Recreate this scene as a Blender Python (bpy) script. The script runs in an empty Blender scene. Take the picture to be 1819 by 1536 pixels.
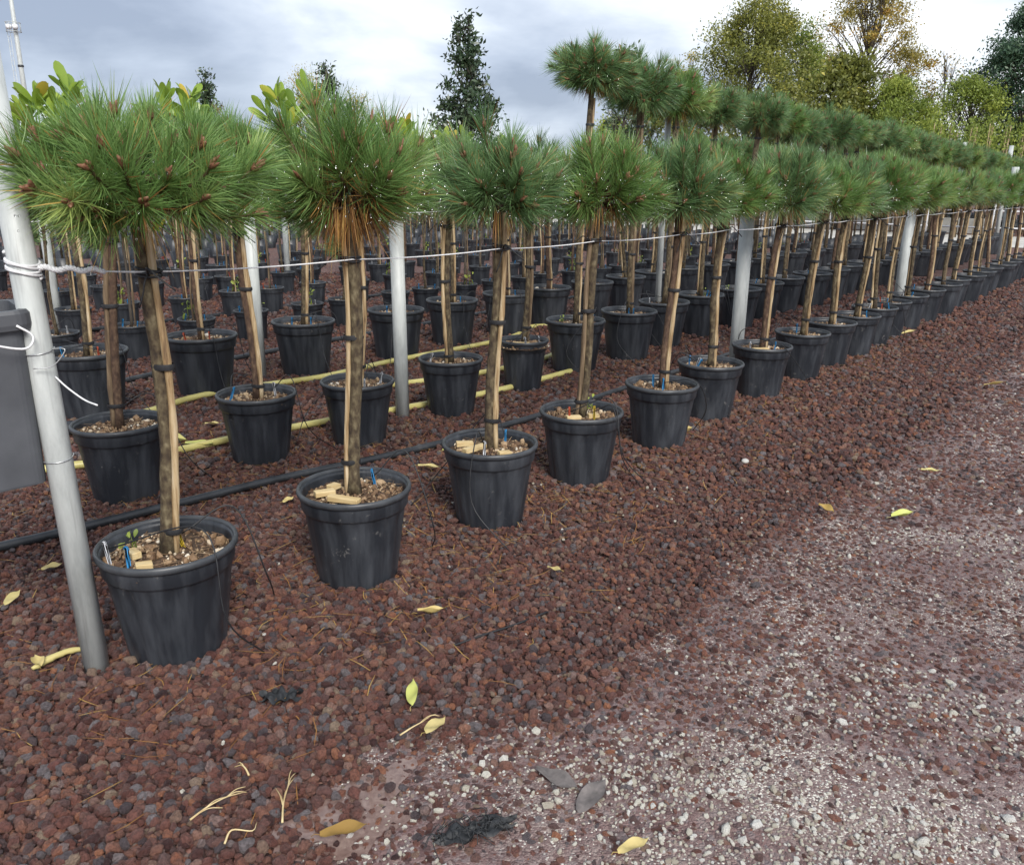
import bpy, math, random
import numpy as np
from math import sin, cos, pi, radians

# ------------------------------------------------------------------ camera, sky, sun, exposure
scene = bpy.context.scene
COL = scene.collection
cam_d = bpy.data.cameras.new("camera")
cam = bpy.data.objects.new("camera", cam_d)
COL.objects.link(cam)
cam_d.sensor_fit = 'HORIZONTAL'
cam_d.sensor_width = 36.0
cam_d.lens = 28.93
cam_d.clip_start = 0.05
cam_d.clip_end = 2000
cam.location = (0, 0, 1.55)
from mathutils import Matrix
cam.rotation_euler = (Matrix.Rotation(radians(90 - 16.7), 3, 'X') @ Matrix.Rotation(radians(0.6), 3, 'Z')).to_euler()
scene.camera = cam

SUN_EL, SUN_AZ = 40.0, 160.0           # azimuth clockwise from +Y
world = bpy.data.worlds.new("World")
scene.world = world
world.use_nodes = True
wn, wl = world.node_tree.nodes, world.node_tree.links
wn.clear()
w_out = wn.new("ShaderNodeOutputWorld")
w_sky = wn.new("ShaderNodeTexSky")
w_sky.sky_type = 'NISHITA'
w_sky.sun_disc = False
w_sky.sun_elevation = radians(SUN_EL)
w_sky.sun_rotation = radians(SUN_AZ)
w_bg = wn.new("ShaderNodeBackground")
w_bg.inputs[1].default_value = 0.06
wl.new(w_sky.outputs[0], w_bg.inputs[0])
w_tc = wn.new("ShaderNodeTexCoord")
w_sep = wn.new("ShaderNodeSeparateXYZ")
wl.new(w_tc.outputs["Generated"], w_sep.inputs[0])


def wmath(op, a, b=None, clamp=False):
    n = wn.new("ShaderNodeMath")
    n.operation = op
    n.use_clamp = clamp
    for i, v in enumerate((a, b)):
        if v is None:
            continue
        if isinstance(v, (int, float)):
            n.inputs[i].default_value = v
        else:
            wl.new(v, n.inputs[i])
    return n.outputs[0]


w_z = wmath('ADD', wmath('MAXIMUM', w_sep.outputs[2], 0.0), 0.24)
w_cmb = wn.new("ShaderNodeCombineXYZ")
wl.new(wmath('DIVIDE', w_sep.outputs[0], w_z), w_cmb.inputs[0])
wl.new(wmath('DIVIDE', w_sep.outputs[1], w_z), w_cmb.inputs[1])
w_map = wn.new("ShaderNodeMapping")
w_map.inputs["Location"].default_value = (2.6, 13.0, 0)
wl.new(w_cmb.outputs[0], w_map.inputs[0])


def wnoise(scale, detail, rough, dist=0.0):
    n = wn.new("ShaderNodeTexNoise")
    n.inputs["Scale"].default_value = scale
    n.inputs["Detail"].default_value = detail
    n.inputs["Roughness"].default_value = rough
    n.inputs["Distortion"].default_value = dist
    wl.new(w_map.outputs[0], n.inputs["Vector"])
    return n.outputs["Fac"]


w_n1 = wnoise(0.80, 7, 0.50, 0.35)
w_n2 = wnoise(2.1, 6, 0.55, 0.5)
w_mix = wmath('ADD', wmath('MULTIPLY', w_n1, 0.84), wmath('MULTIPLY', w_n2, 0.16))
w_ramp = wn.new("ShaderNodeValToRGB")
cr = w_ramp.color_ramp
cr.elements[0].position, cr.elements[0].color = 0.38, (0.140, 0.163, 0.212, 1)
cr.elements[1].position, cr.elements[1].color = 0.63, (0.47, 0.48, 0.49, 1)
for p, c in ((0.45, (0.205, 0.232, 0.285, 1)), (0.505, (0.275, 0.302, 0.348, 1)), (0.54, (0.345, 0.368, 0.398, 1)), (0.58, (0.40, 0.42, 0.445, 1))):
    e = cr.elements.new(p)
    e.color = c
wl.new(w_mix, w_ramp.inputs[0])
w_bg2 = wn.new("ShaderNodeBackground")
w_bg2.inputs[1].default_value = 1.0
wl.new(w_ramp.outputs[0], w_bg2.inputs[0])
w_ms = wn.new("ShaderNodeMixShader")
w_ms.inputs[0].default_value = 0.9
wl.new(w_bg.outputs[0], w_ms.inputs[1])
wl.new(w_bg2.outputs[0], w_ms.inputs[2])
wl.new(w_ms.outputs[0], w_out.inputs[0])

sun_d = bpy.data.lights.new("sun", 'SUN')
sun_d.energy = 1.5
sun_d.angle = radians(24)
sun_d.color = (1.0, 0.96, 0.9)
sun = bpy.data.objects.new("sun", sun_d)
COL.objects.link(sun)
sun.rotation_euler = (radians(90 - SUN_EL), 0, radians(180 - SUN_AZ))
sun.location = (10, -10, 20)

scene.view_settings.view_transform = 'Standard'
scene.view_settings.look = 'None'
scene.view_settings.exposure = 1.5
scene.view_settings.gamma = 1.0
scene.view_settings.use_curve_mapping = False
scene.render.engine = 'CYCLES'
cy = scene.cycles
cy.use_denoising = True
cy.max_bounces = 8
cy.diffuse_bounces = 3
cy.glossy_bounces = 3
cy.transmission_bounces = 6
cy.transparent_max_bounces = 8
cy.caustics_reflective = False
cy.caustics_refractive = False

# ------------------------------------------------------------------ row frame: s runs along the rows, t across them
TH = radians(38.9)


def xy(s, t):
    return (s * sin(TH) + t * cos(TH), s * cos(TH) - t * sin(TH))


ROWZ = -TH          # a z-rotation that turns +Y into the row direction
rng = np.random.default_rng(11)
ORD = ("first second third fourth fifth sixth seventh eighth ninth tenth eleventh twelfth thirteenth fourteenth fifteenth sixteenth "
       "seventeenth eighteenth nineteenth twentieth").split()
ORD += ["twenty-" + o for o in ORD[:9]] + ["thirtieth"] + ["thirty-" + o for o in ORD[:9]]

# ------------------------------------------------------------------ materials


def new_mat(name):
    m = bpy.data.materials.new(name)
    m.use_nodes = True
    nt = m.node_tree
    return m, nt.nodes, nt.links, nt.nodes["Principled BSDF"]


def ramp(nodes, stops, interp='LINEAR'):
    r = nodes.new("ShaderNodeValToRGB")
    c = r.color_ramp
    c.interpolation = interp
    c.elements[0].position, c.elements[0].color = stops[0][0], (*stops[0][1], 1)
    c.elements[1].position, c.elements[1].color = stops[-1][0], (*stops[-1][1], 1)
    for p, col in stops[1:-1]:
        e = c.elements.new(p)
        e.color = (*col, 1)
    return r


def coords(nodes, links, scale=(1, 1, 1), jitter=True):
    tc = nodes.new("ShaderNodeTexCoord")
    mp = nodes.new("ShaderNodeMapping")
    mp.inputs["Scale"].default_value = scale
    links.new(tc.outputs["Object"], mp.inputs[0])
    if jitter:
        oi = nodes.new("ShaderNodeObjectInfo")
        mu = nodes.new("ShaderNodeVectorMath")
        mu.operation = 'SCALE'
        mu.inputs[0].default_value = (17.3, 9.1, 23.7)
        links.new(oi.outputs["Random"], mu.inputs["Scale"])
        links.new(mu.outputs[0], mp.inputs["Location"])
    return mp.outputs[0]


def noise(nodes, links, vec, scale, detail=4, rough=0.55, dist=0):
    n = nodes.new("ShaderNodeTexNoise")
    n.inputs["Scale"].default_value = scale
    n.inputs["Detail"].default_value = detail
    n.inputs["Roughness"].default_value = rough
    n.inputs["Distortion"].default_value = dist
    links.new(vec, n.inputs["Vector"])
    return n.outputs["Fac"]


def mixc(nodes, links, fac, a, b, mode='MIX'):
    m = nodes.new("ShaderNodeMix")
    m.data_type = 'RGBA'
    m.blend_type = mode
    for sock, v in ((m.inputs[0], fac), (m.inputs[6], a), (m.inputs[7], b)):
        if isinstance(v, (int, float)):
            sock.default_value = v
        elif isinstance(v, tuple):
            sock.default_value = (*v, 1)
        else:
            links.new(v, sock)
    return m.outputs[2]


def bump(nodes, links, h, strength, dist):
    b = nodes.new("ShaderNodeBump")
    b.inputs["Strength"].default_value = strength
    b.inputs["Distance"].default_value = dist
    links.new(h, b.inputs["Height"])
    return b.outputs[0]


def simple(name, stops, scale=8, rough=0.6, bstr=0.3, bdist=0.004, stretch=(1, 1, 1), metallic=0.0, spec=0.5, detail=5):
    m, n, l, p = new_mat(name)
    v = coords(n, l, stretch)
    f = noise(n, l, v, scale, detail)
    r = ramp(n, stops)
    l.new(f, r.inputs[0])
    l.new(r.outputs[0], p.inputs["Base Color"])
    p.inputs["Roughness"].default_value = rough
    p.inputs["Metallic"].default_value = metallic
    p.inputs["Specular IOR Level"].default_value = spec
    if bstr:
        l.new(bump(n, l, f, bstr, bdist), p.inputs["Normal"])
    return m


M = {}
# pot plastic: near-black, dusty streaks, splashes of dried mud
m, n, l, p = new_mat("pot_plastic")
v = coords(n, l)
v2 = coords(n, l, (14, 14, 1.5))
streak = ramp(n, [(0.42, (0, 0, 0)), (0.75, (1, 1, 1))])
l.new(noise(n, l, v2, 1.0, 6, 0.6), streak.inputs[0])
base = mixc(n, l, streak.outputs[0], (0.019, 0.022, 0.028), (0.060, 0.066, 0.077))
splash = ramp(n, [(0.61, (0, 0, 0)), (0.70, (1, 1, 1))])
l.new(noise(n, l, v, 26, 6, 0.7, 0.6), splash.inputs[0])
patch = ramp(n, [(0.50, (0, 0, 0)), (0.62, (1, 1, 1))])
l.new(noise(n, l, v, 3.2, 2), patch.inputs[0])
sm = n.new("ShaderNodeMath")
sm.operation = 'MULTIPLY'
l.new(splash.outputs[0], sm.inputs[0])
l.new(patch.outputs[0], sm.inputs[1])
base = mixc(n, l, sm.outputs[0], base, (0.16, 0.155, 0.15))
l.new(base, p.inputs["Base Color"])
rr = n.new("ShaderNodeMapRange")
rr.inputs["To Min"].default_value = 0.38
rr.inputs["To Max"].default_value = 0.62
l.new(streak.outputs[0], rr.inputs[0])
l.new(rr.outputs[0], p.inputs["Roughness"])
l.new(bump(n, l, noise(n, l, v, 60, 3), 0.15, 0.002), p.inputs["Normal"])
M['pot'] = m
M['pot_rim'] = simple("pot_rim_plastic", [(0.3, (0.026, 0.029, 0.034)), (0.7, (0.060, 0.065, 0.072))], 14, 0.42, 0.12, 0.002)
M['bin'] = simple("grey_plastic", [(0.35, (0.062, 0.066, 0.075)), (0.62, (0.082, 0.087, 0.098)), (0.8, (0.11, 0.115, 0.125))], 7, 0.5, 0.1, 0.002)
M['black'] = simple("black_rubber", [(0.3, (0.010, 0.010, 0.012)), (0.7, (0.024, 0.025, 0.028))], 30, 0.5, 0.2, 0.002)
M['pipe'] = simple("black_pipe", [(0.3, (0.016, 0.018, 0.021)), (0.6, (0.034, 0.037, 0.042)), (0.8, (0.075, 0.072, 0.07))], 9, 0.38, 0.1, 0.002)
M['hose'] = simple("yellow_hose", [(0.25, (0.36, 0.31, 0.10)), (0.55, (0.58, 0.52, 0.19)), (0.8, (0.68, 0.62, 0.30))], 5, 0.4, 0.1, 0.002)
M['string'] = simple("white_string", [(0.3, (0.62, 0.63, 0.65)), (0.7, (0.82, 0.82, 0.83))], 80, 0.6, 0.5, 0.002)
M['wire'] = simple("galvanised_wire", [(0.3, (0.45, 0.46, 0.47)), (0.7, (0.62, 0.63, 0.64))], 40, 0.35, 0.1, 0.001, metallic=0.6)
# galvanised steel: mottled pale grey with streaks and grime
m, n, l, p = new_mat("galvanised_steel")
v = coords(n, l, (1, 1, 0.25))
f1 = noise(n, l, v, 16, 6, 0.65)
r = ramp(n, [(0.3, (0.34, 0.36, 0.355)), (0.5, (0.47, 0.495, 0.485)), (0.72, (0.58, 0.605, 0.59))])
l.new(f1, r.inputs[0])
v2 = coords(n, l, (40, 40, 2))
st = ramp(n, [(0.60, (0, 0, 0)), (0.78, (1, 1, 1))])
l.new(noise(n, l, v2, 1, 3, 0.6), st.inputs[0])
c2 = mixc(n, l, st.outputs[0], r.outputs[0], (0.30, 0.305, 0.30))
l.new(c2, p.inputs["Base Color"])
p.inputs["Roughness"].default_value = 0.5
p.inputs["Metallic"].default_value = 0.0
l.new(bump(n, l, f1, 0.12, 0.003), p.inputs["Normal"])
M['steel'] = m

# bark, cane
M['bark'] = simple("pine_stem_bark", [(0.32, (0.026, 0.017, 0.011)), (0.45, (0.062, 0.043, 0.024)), (0.56, (0.100, 0.076, 0.042)), (0.72, (0.19, 0.155, 0.092))],
                   14, 0.85, 1.0, 0.007, (3.2, 3.2, 1.9), detail=9)
M['bark_red'] = simple("reddish_bark", [(0.32, (0.036, 0.020, 0.014)), (0.52, (0.082, 0.047, 0.029)), (0.75, (0.16, 0.105, 0.064))],
                       14, 0.85, 1.0, 0.007, (3.2, 3.2, 1.9), detail=9)
M['cane'] = simple("cane_wood", [(0.30, (0.09, 0.052, 0.026)), (0.42, (0.27, 0.175, 0.085)), (0.55, (0.44, 0.33, 0.19)), (0.75, (0.60, 0.50, 0.36))],
                   10, 0.6, 0.6, 0.003, (6, 6, 0.5), detail=7)
M['stake'] = simple("chestnut_stake", [(0.30, (0.045, 0.028, 0.017)), (0.5, (0.14, 0.095, 0.055)), (0.75, (0.31, 0.23, 0.14))],
                    10, 0.7, 0.7, 0.004, (6, 6, 0.5), detail=7)
M['tree_bark'] = simple("tree_bark", [(0.3, (0.035, 0.028, 0.022)), (0.7, (0.11, 0.09, 0.07))], 6, 0.85, 0.8, 0.02)
M['wood'] = simple("pale_wood", [(0.3, (0.42, 0.29, 0.13)), (0.55, (0.60, 0.46, 0.24)), (0.8, (0.70, 0.58, 0.36))], 9, 0.6, 0.3, 0.002, (1, 5, 5))


def plain(name, col, rough=0.45):
    return simple(name, [(0.3, tuple(c * 0.8 for c in col)), (0.7, tuple(min(1, c * 1.1) for c in col))], 30, rough, 0)


M['blue'] = plain("blue_plastic", (0.03, 0.28, 0.62))
M['red'] = plain("red_plastic", (0.62, 0.10, 0.04))
M['yellow'] = plain("yellow_plastic", (0.75, 0.52, 0.04))
M['green'] = plain("teal_plastic", (0.02, 0.32, 0.24))
M['tag'] = plain("tag_plastic", (0.62, 0.64, 0.68))


def leafy(name, stops, rough=0.42, transl=0.25, along=None, spec=0.5):
    """Foliage: colour by the per-leaf attribute 'tint', shifted a little per plant."""
    m, n, l, p = new_mat(name)
    at = n.new("ShaderNodeAttribute")
    at.attribute_name = "tint"
    r = ramp(n, stops)
    oi = n.new("ShaderNodeObjectInfo")
    ad = n.new("ShaderNodeMath")
    ad.operation = 'MULTIPLY_ADD'
    l.new(oi.outputs["Random"], ad.inputs[0])
    ad.inputs[1].default_value = 0.22
    sub = n.new("ShaderNodeMath")
    sub.operation = 'SUBTRACT'
    l.new(at.outputs["Fac"], sub.inputs[0])
    sub.inputs[1].default_value = 0.11
    l.new(sub.outputs[0], ad.inputs[2])
    l.new(ad.outputs[0], r.inputs[0])
    col = r.outputs[0]
    if along:
        a2 = n.new("ShaderNodeAttribute")
        a2.attribute_name = "along"
        col = mixc(n, l, a2.outputs["Fac"], mixc(n, l, 0.45, col, along), col)
    l.new(col, p.inputs["Base Color"])
    p.inputs["Roughness"].default_value = rough
    p.inputs["Specular IOR Level"].default_value = spec
    if transl:
        tr = n.new("ShaderNodeBsdfTranslucent")
        l.new(col, tr.inputs[0])
        mx = n.new("ShaderNodeMixShader")
        mx.inputs[0].default_value = transl
        l.new(p.outputs[0], mx.inputs[1])
        l.new(tr.outputs[0], mx.inputs[2])
        l.new(mx.outputs[0], n["Material Output"].inputs[0])
    return m


M['needle'] = leafy("pine_needles", [(0.0, (0.072, 0.155, 0.040)), (0.35, (0.150, 0.285, 0.082)), (0.7, (0.245, 0.395, 0.135)), (1.0, (0.37, 0.47, 0.14))],
                    0.32, 0.3, (0.24, 0.27, 0.06))
M['needle_b'] = leafy("pine_needles_blue", [(0.0, (0.070, 0.148, 0.056)), (0.35, (0.142, 0.260, 0.105)), (0.7, (0.228, 0.365, 0.165)), (1.0, (0.34, 0.45, 0.18))],
                      0.34, 0.3, (0.14, 0.18, 0.05))
M['dry'] = leafy("dry_needles", [(0.0, (0.20, 0.085, 0.028)), (0.5, (0.44, 0.22, 0.065)), (1.0, (0.66, 0.46, 0.14))], 0.6, 0.25)
M['bud'] = simple("pine_bud", [(0.3, (0.10, 0.035, 0.018)), (0.55, (0.22, 0.10, 0.055)), (0.8, (0.36, 0.24, 0.16))], 90, 0.6, 0.6, 0.003)
M['twig'] = simple("twig", [(0.3, (0.05, 0.028, 0.014)), (0.7, (0.12, 0.075, 0.035))], 40, 0.8, 0.6, 0.003)
M['mag_leaf'] = leafy("magnolia_leaf", [(0.0, (0.14, 0.23, 0.035)), (0.5, (0.26, 0.38, 0.055)), (0.9, (0.38, 0.49, 0.08)), (1.0, (0.62, 0.47, 0.07))], 0.32, 0.35)
M['olive_leaf'] = leafy("olive_green_leaf", [(0.0, (0.072, 0.111, 0.046)), (0.5, (0.130, 0.182, 0.078)), (1.0, (0.247, 0.312, 0.117))], 0.5, 0.3)
M['dark_leaf'] = leafy("dark_glossy_leaf", [(0.0, (0.037, 0.068, 0.034)), (0.5, (0.068, 0.105, 0.054)), (0.85, (0.128, 0.156, 0.085)), (1.0, (0.255, 0.187, 0.085))], 0.35, 0.2)
M['ever_leaf'] = leafy("evergreen_oak_leaf", [(0.0, (0.029, 0.067, 0.038)), (0.5, (0.058, 0.115, 0.064)), (1.0, (0.120, 0.192, 0.104))], 0.42, 0.25)
M['treeA_leaf'] = leafy("olive_tree_leaf", [(0.0, (0.102, 0.123, 0.032)), (0.45, (0.189, 0.210, 0.051)), (0.8, (0.319, 0.326, 0.065)), (1.0, (0.522, 0.464, 0.087))], 0.5, 0.4)
M['autumn_leaf'] = leafy("autumn_leaf", [(0.0, (0.163, 0.150, 0.037)), (0.45, (0.325, 0.275, 0.062)), (0.8, (0.500, 0.362, 0.075)), (1.0, (0.575, 0.312, 0.062))], 0.5, 0.4)
M['yellow_leaf'] = leafy("yellow_leaf", [(0.0, (0.250, 0.250, 0.044)), (0.5, (0.450, 0.400, 0.062)), (1.0, (0.650, 0.475, 0.075))], 0.5, 0.4)
M['lime_leaf'] = leafy("lime_leaf", [(0.0, (0.125, 0.175, 0.037)), (0.5, (0.250, 0.325, 0.062)), (1.0, (0.425, 0.475, 0.088))], 0.5, 0.4)
M['conifer'] = leafy("dark_conifer", [(0.0, (0.024, 0.051, 0.027)), (1.0, (0.075, 0.128, 0.068))], 0.6, 0.15)
M['fallen'] = leafy("fallen_leaf", [(0.0, (0.30, 0.17, 0.04)), (0.4, (0.52, 0.38, 0.12)), (0.8, (0.66, 0.55, 0.24)), (1.0, (0.55, 0.58, 0.16))], 0.5, 0.2)
M['grey_leaf'] = simple("old_grey_leaf", [(0.3, (0.09, 0.08, 0.075)), (0.7, (0.19, 0.165, 0.155))], 40, 0.5, 0.3, 0.002)
M['straw'] = simple("dry_straw", [(0.3, (0.42, 0.30, 0.14)), (0.7, (0.66, 0.54, 0.30))], 30, 0.6, 0.2, 0.001)
M['fabric'] = simple("black_fabric", [(0.3, (0.010, 0.012, 0.014)), (0.7, (0.032, 0.034, 0.037))], 60, 0.6, 0.7, 0.003)

m, n, l, p = new_mat("water_drop")
p.inputs["Base Color"].default_value = (1, 1, 1, 1)
p.inputs["Roughness"].default_value = 0.02
p.inputs["Transmission Weight"].default_value = 1.0
p.inputs["IOR"].default_value = 1.33
M['drop'] = m


def stone_mat(name, stops, rough=(0.32, 0.56), pit=0.55):
    m, n, l, p = new_mat(name)
    oi = n.new("ShaderNodeObjectInfo")
    r = ramp(n, stops)
    l.new(oi.outputs["Random"], r.inputs[0])
    v = coords(n, l)
    f = noise(n, l, v, 2.2, 5, 0.65)
    d = ramp(n, [(0.30, (1 - pit,) * 3), (0.62, (1.12,) * 3)])
    l.new(f, d.inputs[0])
    c = mixc(n, l, 1.0, r.outputs[0], d.outputs[0], 'MULTIPLY')
    l.new(c, p.inputs["Base Color"])
    rr = n.new("ShaderNodeMapRange")
    rr.inputs["To Min"].default_value, rr.inputs["To Max"].default_value = rough
    l.new(oi.outputs["Random"], rr.inputs[0])
    l.new(rr.outputs[0], p.inputs["Roughness"])
    l.new(bump(n, l, noise(n, l, v, 5, 4, 0.7), 0.7, 0.25), p.inputs["Normal"])
    return m


M['lava'] = stone_mat("lava_stone", [(0.0, (0.070, 0.040, 0.040)), (0.13, (0.19, 0.082, 0.066)), (0.26, (0.27, 0.122, 0.096)), (0.40, (0.165, 0.095, 0.088)),
                                     (0.53, (0.34, 0.160, 0.112)), (0.64, (0.105, 0.080, 0.086)), (0.74, (0.27, 0.235, 0.24)), (0.82, (0.44, 0.19, 0.105)),
                                     (0.91, (0.22, 0.092, 0.078)), (1.0, (0.38, 0.28, 0.20))])
M['chip'] = stone_mat("road_chip", [(0.0, (0.58, 0.52, 0.42)), (0.2, (0.78, 0.73, 0.61)), (0.5, (0.90, 0.86, 0.75)), (0.75, (0.92, 0.90, 0.85)),
                                    (0.84, (0.40, 0.30, 0.25)), (1.0, (0.70, 0.65, 0.52))], pit=0.12)
M['mulch'] = stone_mat("pumice_mulch", [(0.0, (0.10, 0.055, 0.03)), (0.25, (0.22, 0.13, 0.07)), (0.5, (0.40, 0.29, 0.18)), (0.75, (0.54, 0.45, 0.33)), (1.0, (0.66, 0.60, 0.50))])

# mulch on pots: a joined mesh, so coloured by attribute
m, n, l, p = new_mat("pot_mulch")
at = n.new("ShaderNodeAttribute")
at.attribute_name = "tint"
r = ramp(n, [(0.0, (0.055, 0.030, 0.018)), (0.3, (0.14, 0.08, 0.042)), (0.5, (0.26, 0.165, 0.09)), (0.72, (0.42, 0.31, 0.19)), (0.9, (0.56, 0.47, 0.35)), (1.0, (0.66, 0.61, 0.52))])
l.new(at.outputs["Fac"], r.inputs[0])
l.new(r.outputs[0], p.inputs["Base Color"])
p.inputs["Roughness"].default_value = 0.7
M['pot_mulch'] = m
M['soil'] = simple("dark_soil", [(0.3, (0.028, 0.018, 0.011)), (0.55, (0.075, 0.045, 0.026)), (0.8, (0.17, 0.11, 0.065))], 45, 0.85, 1.0, 0.01)

# ground: packed lava gravel (visible between the stones and far away)
m, n, l, p = new_mat("lava_ground")
tc = n.new("ShaderNodeTexCoord")
vo = n.new("ShaderNodeTexVoronoi")
vo.inputs["Scale"].default_value = 46
vo.inputs["Randomness"].default_value = 1.0
l.new(tc.outputs["Object"], vo.inputs["Vector"])
sc_ = n.new("ShaderNodeSeparateColor")
l.new(vo.outputs["Color"], sc_.inputs[0])
r = ramp(n, [(0.0, (0.075, 0.040, 0.036)), (0.25, (0.17, 0.078, 0.062)), (0.5, (0.23, 0.105, 0.082)), (0.7, (0.16, 0.115, 0.11)), (0.85, (0.29, 0.145, 0.10)), (1.0, (0.26, 0.22, 0.20))])
l.new(sc_.outputs[0], r.inputs[0])
l.new(mixc(n, l, 0.25, r.outputs[0], (0.03, 0.016, 0.014)), p.inputs["Base Color"])
p.inputs["Roughness"].default_value = 0.7
inv = n.new("ShaderNodeMath")
inv.operation = 'SUBTRACT'
inv.inputs[0].default_value = 1.0
l.new(vo.outputs["Distance"], inv.inputs[1])
l.new(bump(n, l, inv.outputs[0], 1.0, 0.02), p.inputs["Normal"])
M['ground'] = m

# road: crushed lava and pale limestone pressed into wet fines
m, n, l, p = new_mat("wet_road")
tc = n.new("ShaderNodeTexCoord")
vec = tc.outputs["Object"]


def vor(scale):
    vv = n.new("ShaderNodeTexVoronoi")
    vv.inputs["Scale"].default_value = scale
    l.new(vec, vv.inputs["Vector"])
    ss = n.new("ShaderNodeSeparateColor")
    l.new(vv.outputs["Color"], ss.inputs[0])
    return vv.outputs["Distance"], ss.outputs


d1, c1 = vor(75)
d2, c2 = vor(190)
big = noise(n, l, vec, 1.7, 6, 0.68, 0.8)
mid = noise(n, l, vec, 4.5, 5, 0.6, 0.4)
red = ramp(n, [(0.0, (0.080, 0.048, 0.047)), (0.3, (0.15, 0.088, 0.082)), (0.6, (0.20, 0.130, 0.120)), (0.8, (0.17, 0.135, 0.135)), (1.0, (0.26, 0.19, 0.17))])
l.new(c1[0], red.inputs[0])
fines = ramp(n, [(0.0, (0.13, 0.085, 0.080)), (0.5, (0.21, 0.150, 0.138)), (1.0, (0.36, 0.30, 0.265))])
l.new(c2[1], fines.inputs[0])
fm = ramp(n, [(0.44, (0, 0, 0)), (0.64, (1, 1, 1))])
fadd = n.new("ShaderNodeMath")
fadd.operation = 'MULTIPLY_ADD'
l.new(mid, fadd.inputs[0])
fadd.inputs[1].default_value = 0.6
l.new(big, fadd.inputs[2])
fsub = n.new("ShaderNodeMath")
fsub.operation = 'SUBTRACT'
l.new(fadd.outputs[0], fsub.inputs[0])
fsub.inputs[1].default_value = 0.30
l.new(fsub.outputs[0], fm.inputs[0])
base = mixc(n, l, fm.outputs[0], red.outputs[0], fines.outputs[0])
# pale grains: more of them where 'big' is high
th = n.new("ShaderNodeMath")
th.operation = 'MULTIPLY_ADD'
l.new(big, th.inputs[0])
th.inputs[1].default_value = -1.15
th.inputs[2].default_value = 1.56
gt = n.new("ShaderNodeMath")
gt.operation = 'GREATER_THAN'
l.new(c2[0], gt.inputs[0])
l.new(th.outputs[0], gt.inputs[1])
base = mixc(n, l, gt.outputs[0], base, (0.62, 0.59, 0.52))
l.new(base, p.inputs["Base Color"])
wet = ramp(n, [(0.40, (0.66,) * 3), (0.64, (0.30,) * 3)])
l.new(noise(n, l, vec, 1.3, 5, 0.65, 0.6), wet.inputs[0])
l.new(wet.outputs[0], p.inputs["Roughness"])
hh = n.new("ShaderNodeMath")
hh.operation = 'ADD'
l.new(d1, hh.inputs[0])
l.new(d2, hh.inputs[1])
bs = n.new("ShaderNodeBump")
bs.invert = True
bs.inputs["Distance"].default_value = 0.010
l.new(hh.outputs[0], bs.inputs["Height"])
bsr = ramp(n, [(0.42, (0.6,) * 3), (0.66, (0.18,) * 3)])
l.new(noise(n, l, vec, 1.3, 5, 0.65, 0.6), bsr.inputs[0])
l.new(bsr.outputs[0], bs.inputs["Strength"])
l.new(bs.outputs[0], p.inputs["Normal"])
M['road'] = m
M['lane'] = simple("pale_gravel", [(0.3, (0.42, 0.40, 0.37)), (0.7, (0.62, 0.60, 0.56))], 3, 0.8, 0.4, 0.02)
M['concrete'] = simple("concrete", [(0.3, (0.36, 0.35, 0.33)), (0.7, (0.52, 0.51, 0.48))], 2.2, 0.8, 0.3, 0.01)
m, n, l, p = new_mat("puddle_water")
pv = n.new("ShaderNodeTexCoord")
pr_ = ramp(n, [(0.3, (0.11, 0.066, 0.056)), (0.5, (0.19, 0.125, 0.108)), (0.75, (0.32, 0.24, 0.205))])
l.new(noise(n, l, pv.outputs["Object"], 38, 8, 0.75, 0.5), pr_.inputs[0])
l.new(pr_.outputs[0], p.inputs["Base Color"])
p.inputs["Roughness"].default_value = 0.35
p.inputs["Coat Weight"].default_value = 1.0
p.inputs["Coat Roughness"].default_value = 0.03
p.inputs["Coat IOR"].default_value = 1.33
M['water'] = m

# ------------------------------------------------------------------ mesh helpers


class MB:
    """Collects geometry (numpy blocks) and makes one mesh of it."""

    def __init__(self):
        self.v, self.f, self.m, self.a, self.b, self.n = [], [], [], [], [], 0

    def add(self, verts, faces, mat=0, tint=0.5, along=1.0):
        verts = np.asarray(verts, dtype=np.float32).reshape(-1, 3)
        k = len(verts)
        if not isinstance(faces, list):
            faces = [faces]
        for fa in faces:
            fa = np.asarray(fa, dtype=np.int32)
            if len(fa):
                self.f.append(fa + self.n)
                self.m.append(np.full(len(fa), mat, dtype=np.int32))
        self.v.append(verts)
        self.a.append(np.broadcast_to(np.asarray(tint, dtype=np.float32), (k,)).copy())
        self.b.append(np.broadcast_to(np.asarray(along, dtype=np.float32), (k,)).copy())
        self.n += k

    def mesh(self, name, mats, smooth=True):
        me = bpy.data.meshes.new(name)
        v = np.concatenate(self.v)
        me.vertices.add(len(v))
        me.vertices.foreach_set("co", v.ravel())
        loops = np.concatenate([f.ravel() for f in self.f])
        cnt = np.concatenate([np.full(len(f), f.shape[1], dtype=np.int32) for f in self.f])
        me.loops.add(len(loops))
        me.loops.foreach_set("vertex_index", loops)
        me.polygons.add(len(cnt))
        me.polygons.foreach_set("loop_start", np.concatenate([[0], np.cumsum(cnt)[:-1]]).astype(np.int32))
        me.polygons.foreach_set("material_index", np.concatenate(self.m))
        me.polygons.foreach_set("use_smooth", np.full(len(cnt), smooth))
        for nm, arr in (("tint", self.a), ("along", self.b)):
            at = me.attributes.new(nm, 'FLOAT', 'POINT')
            at.data.foreach_set("value", np.concatenate(arr))
        for mt in mats:
            me.materials.append(M[mt])
        me.update(calc_edges=True)
        me.validate()
        return me


def nrm(a):
    return a / np.maximum(np.linalg.norm(a, axis=-1, keepdims=True), 1e-9)


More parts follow.
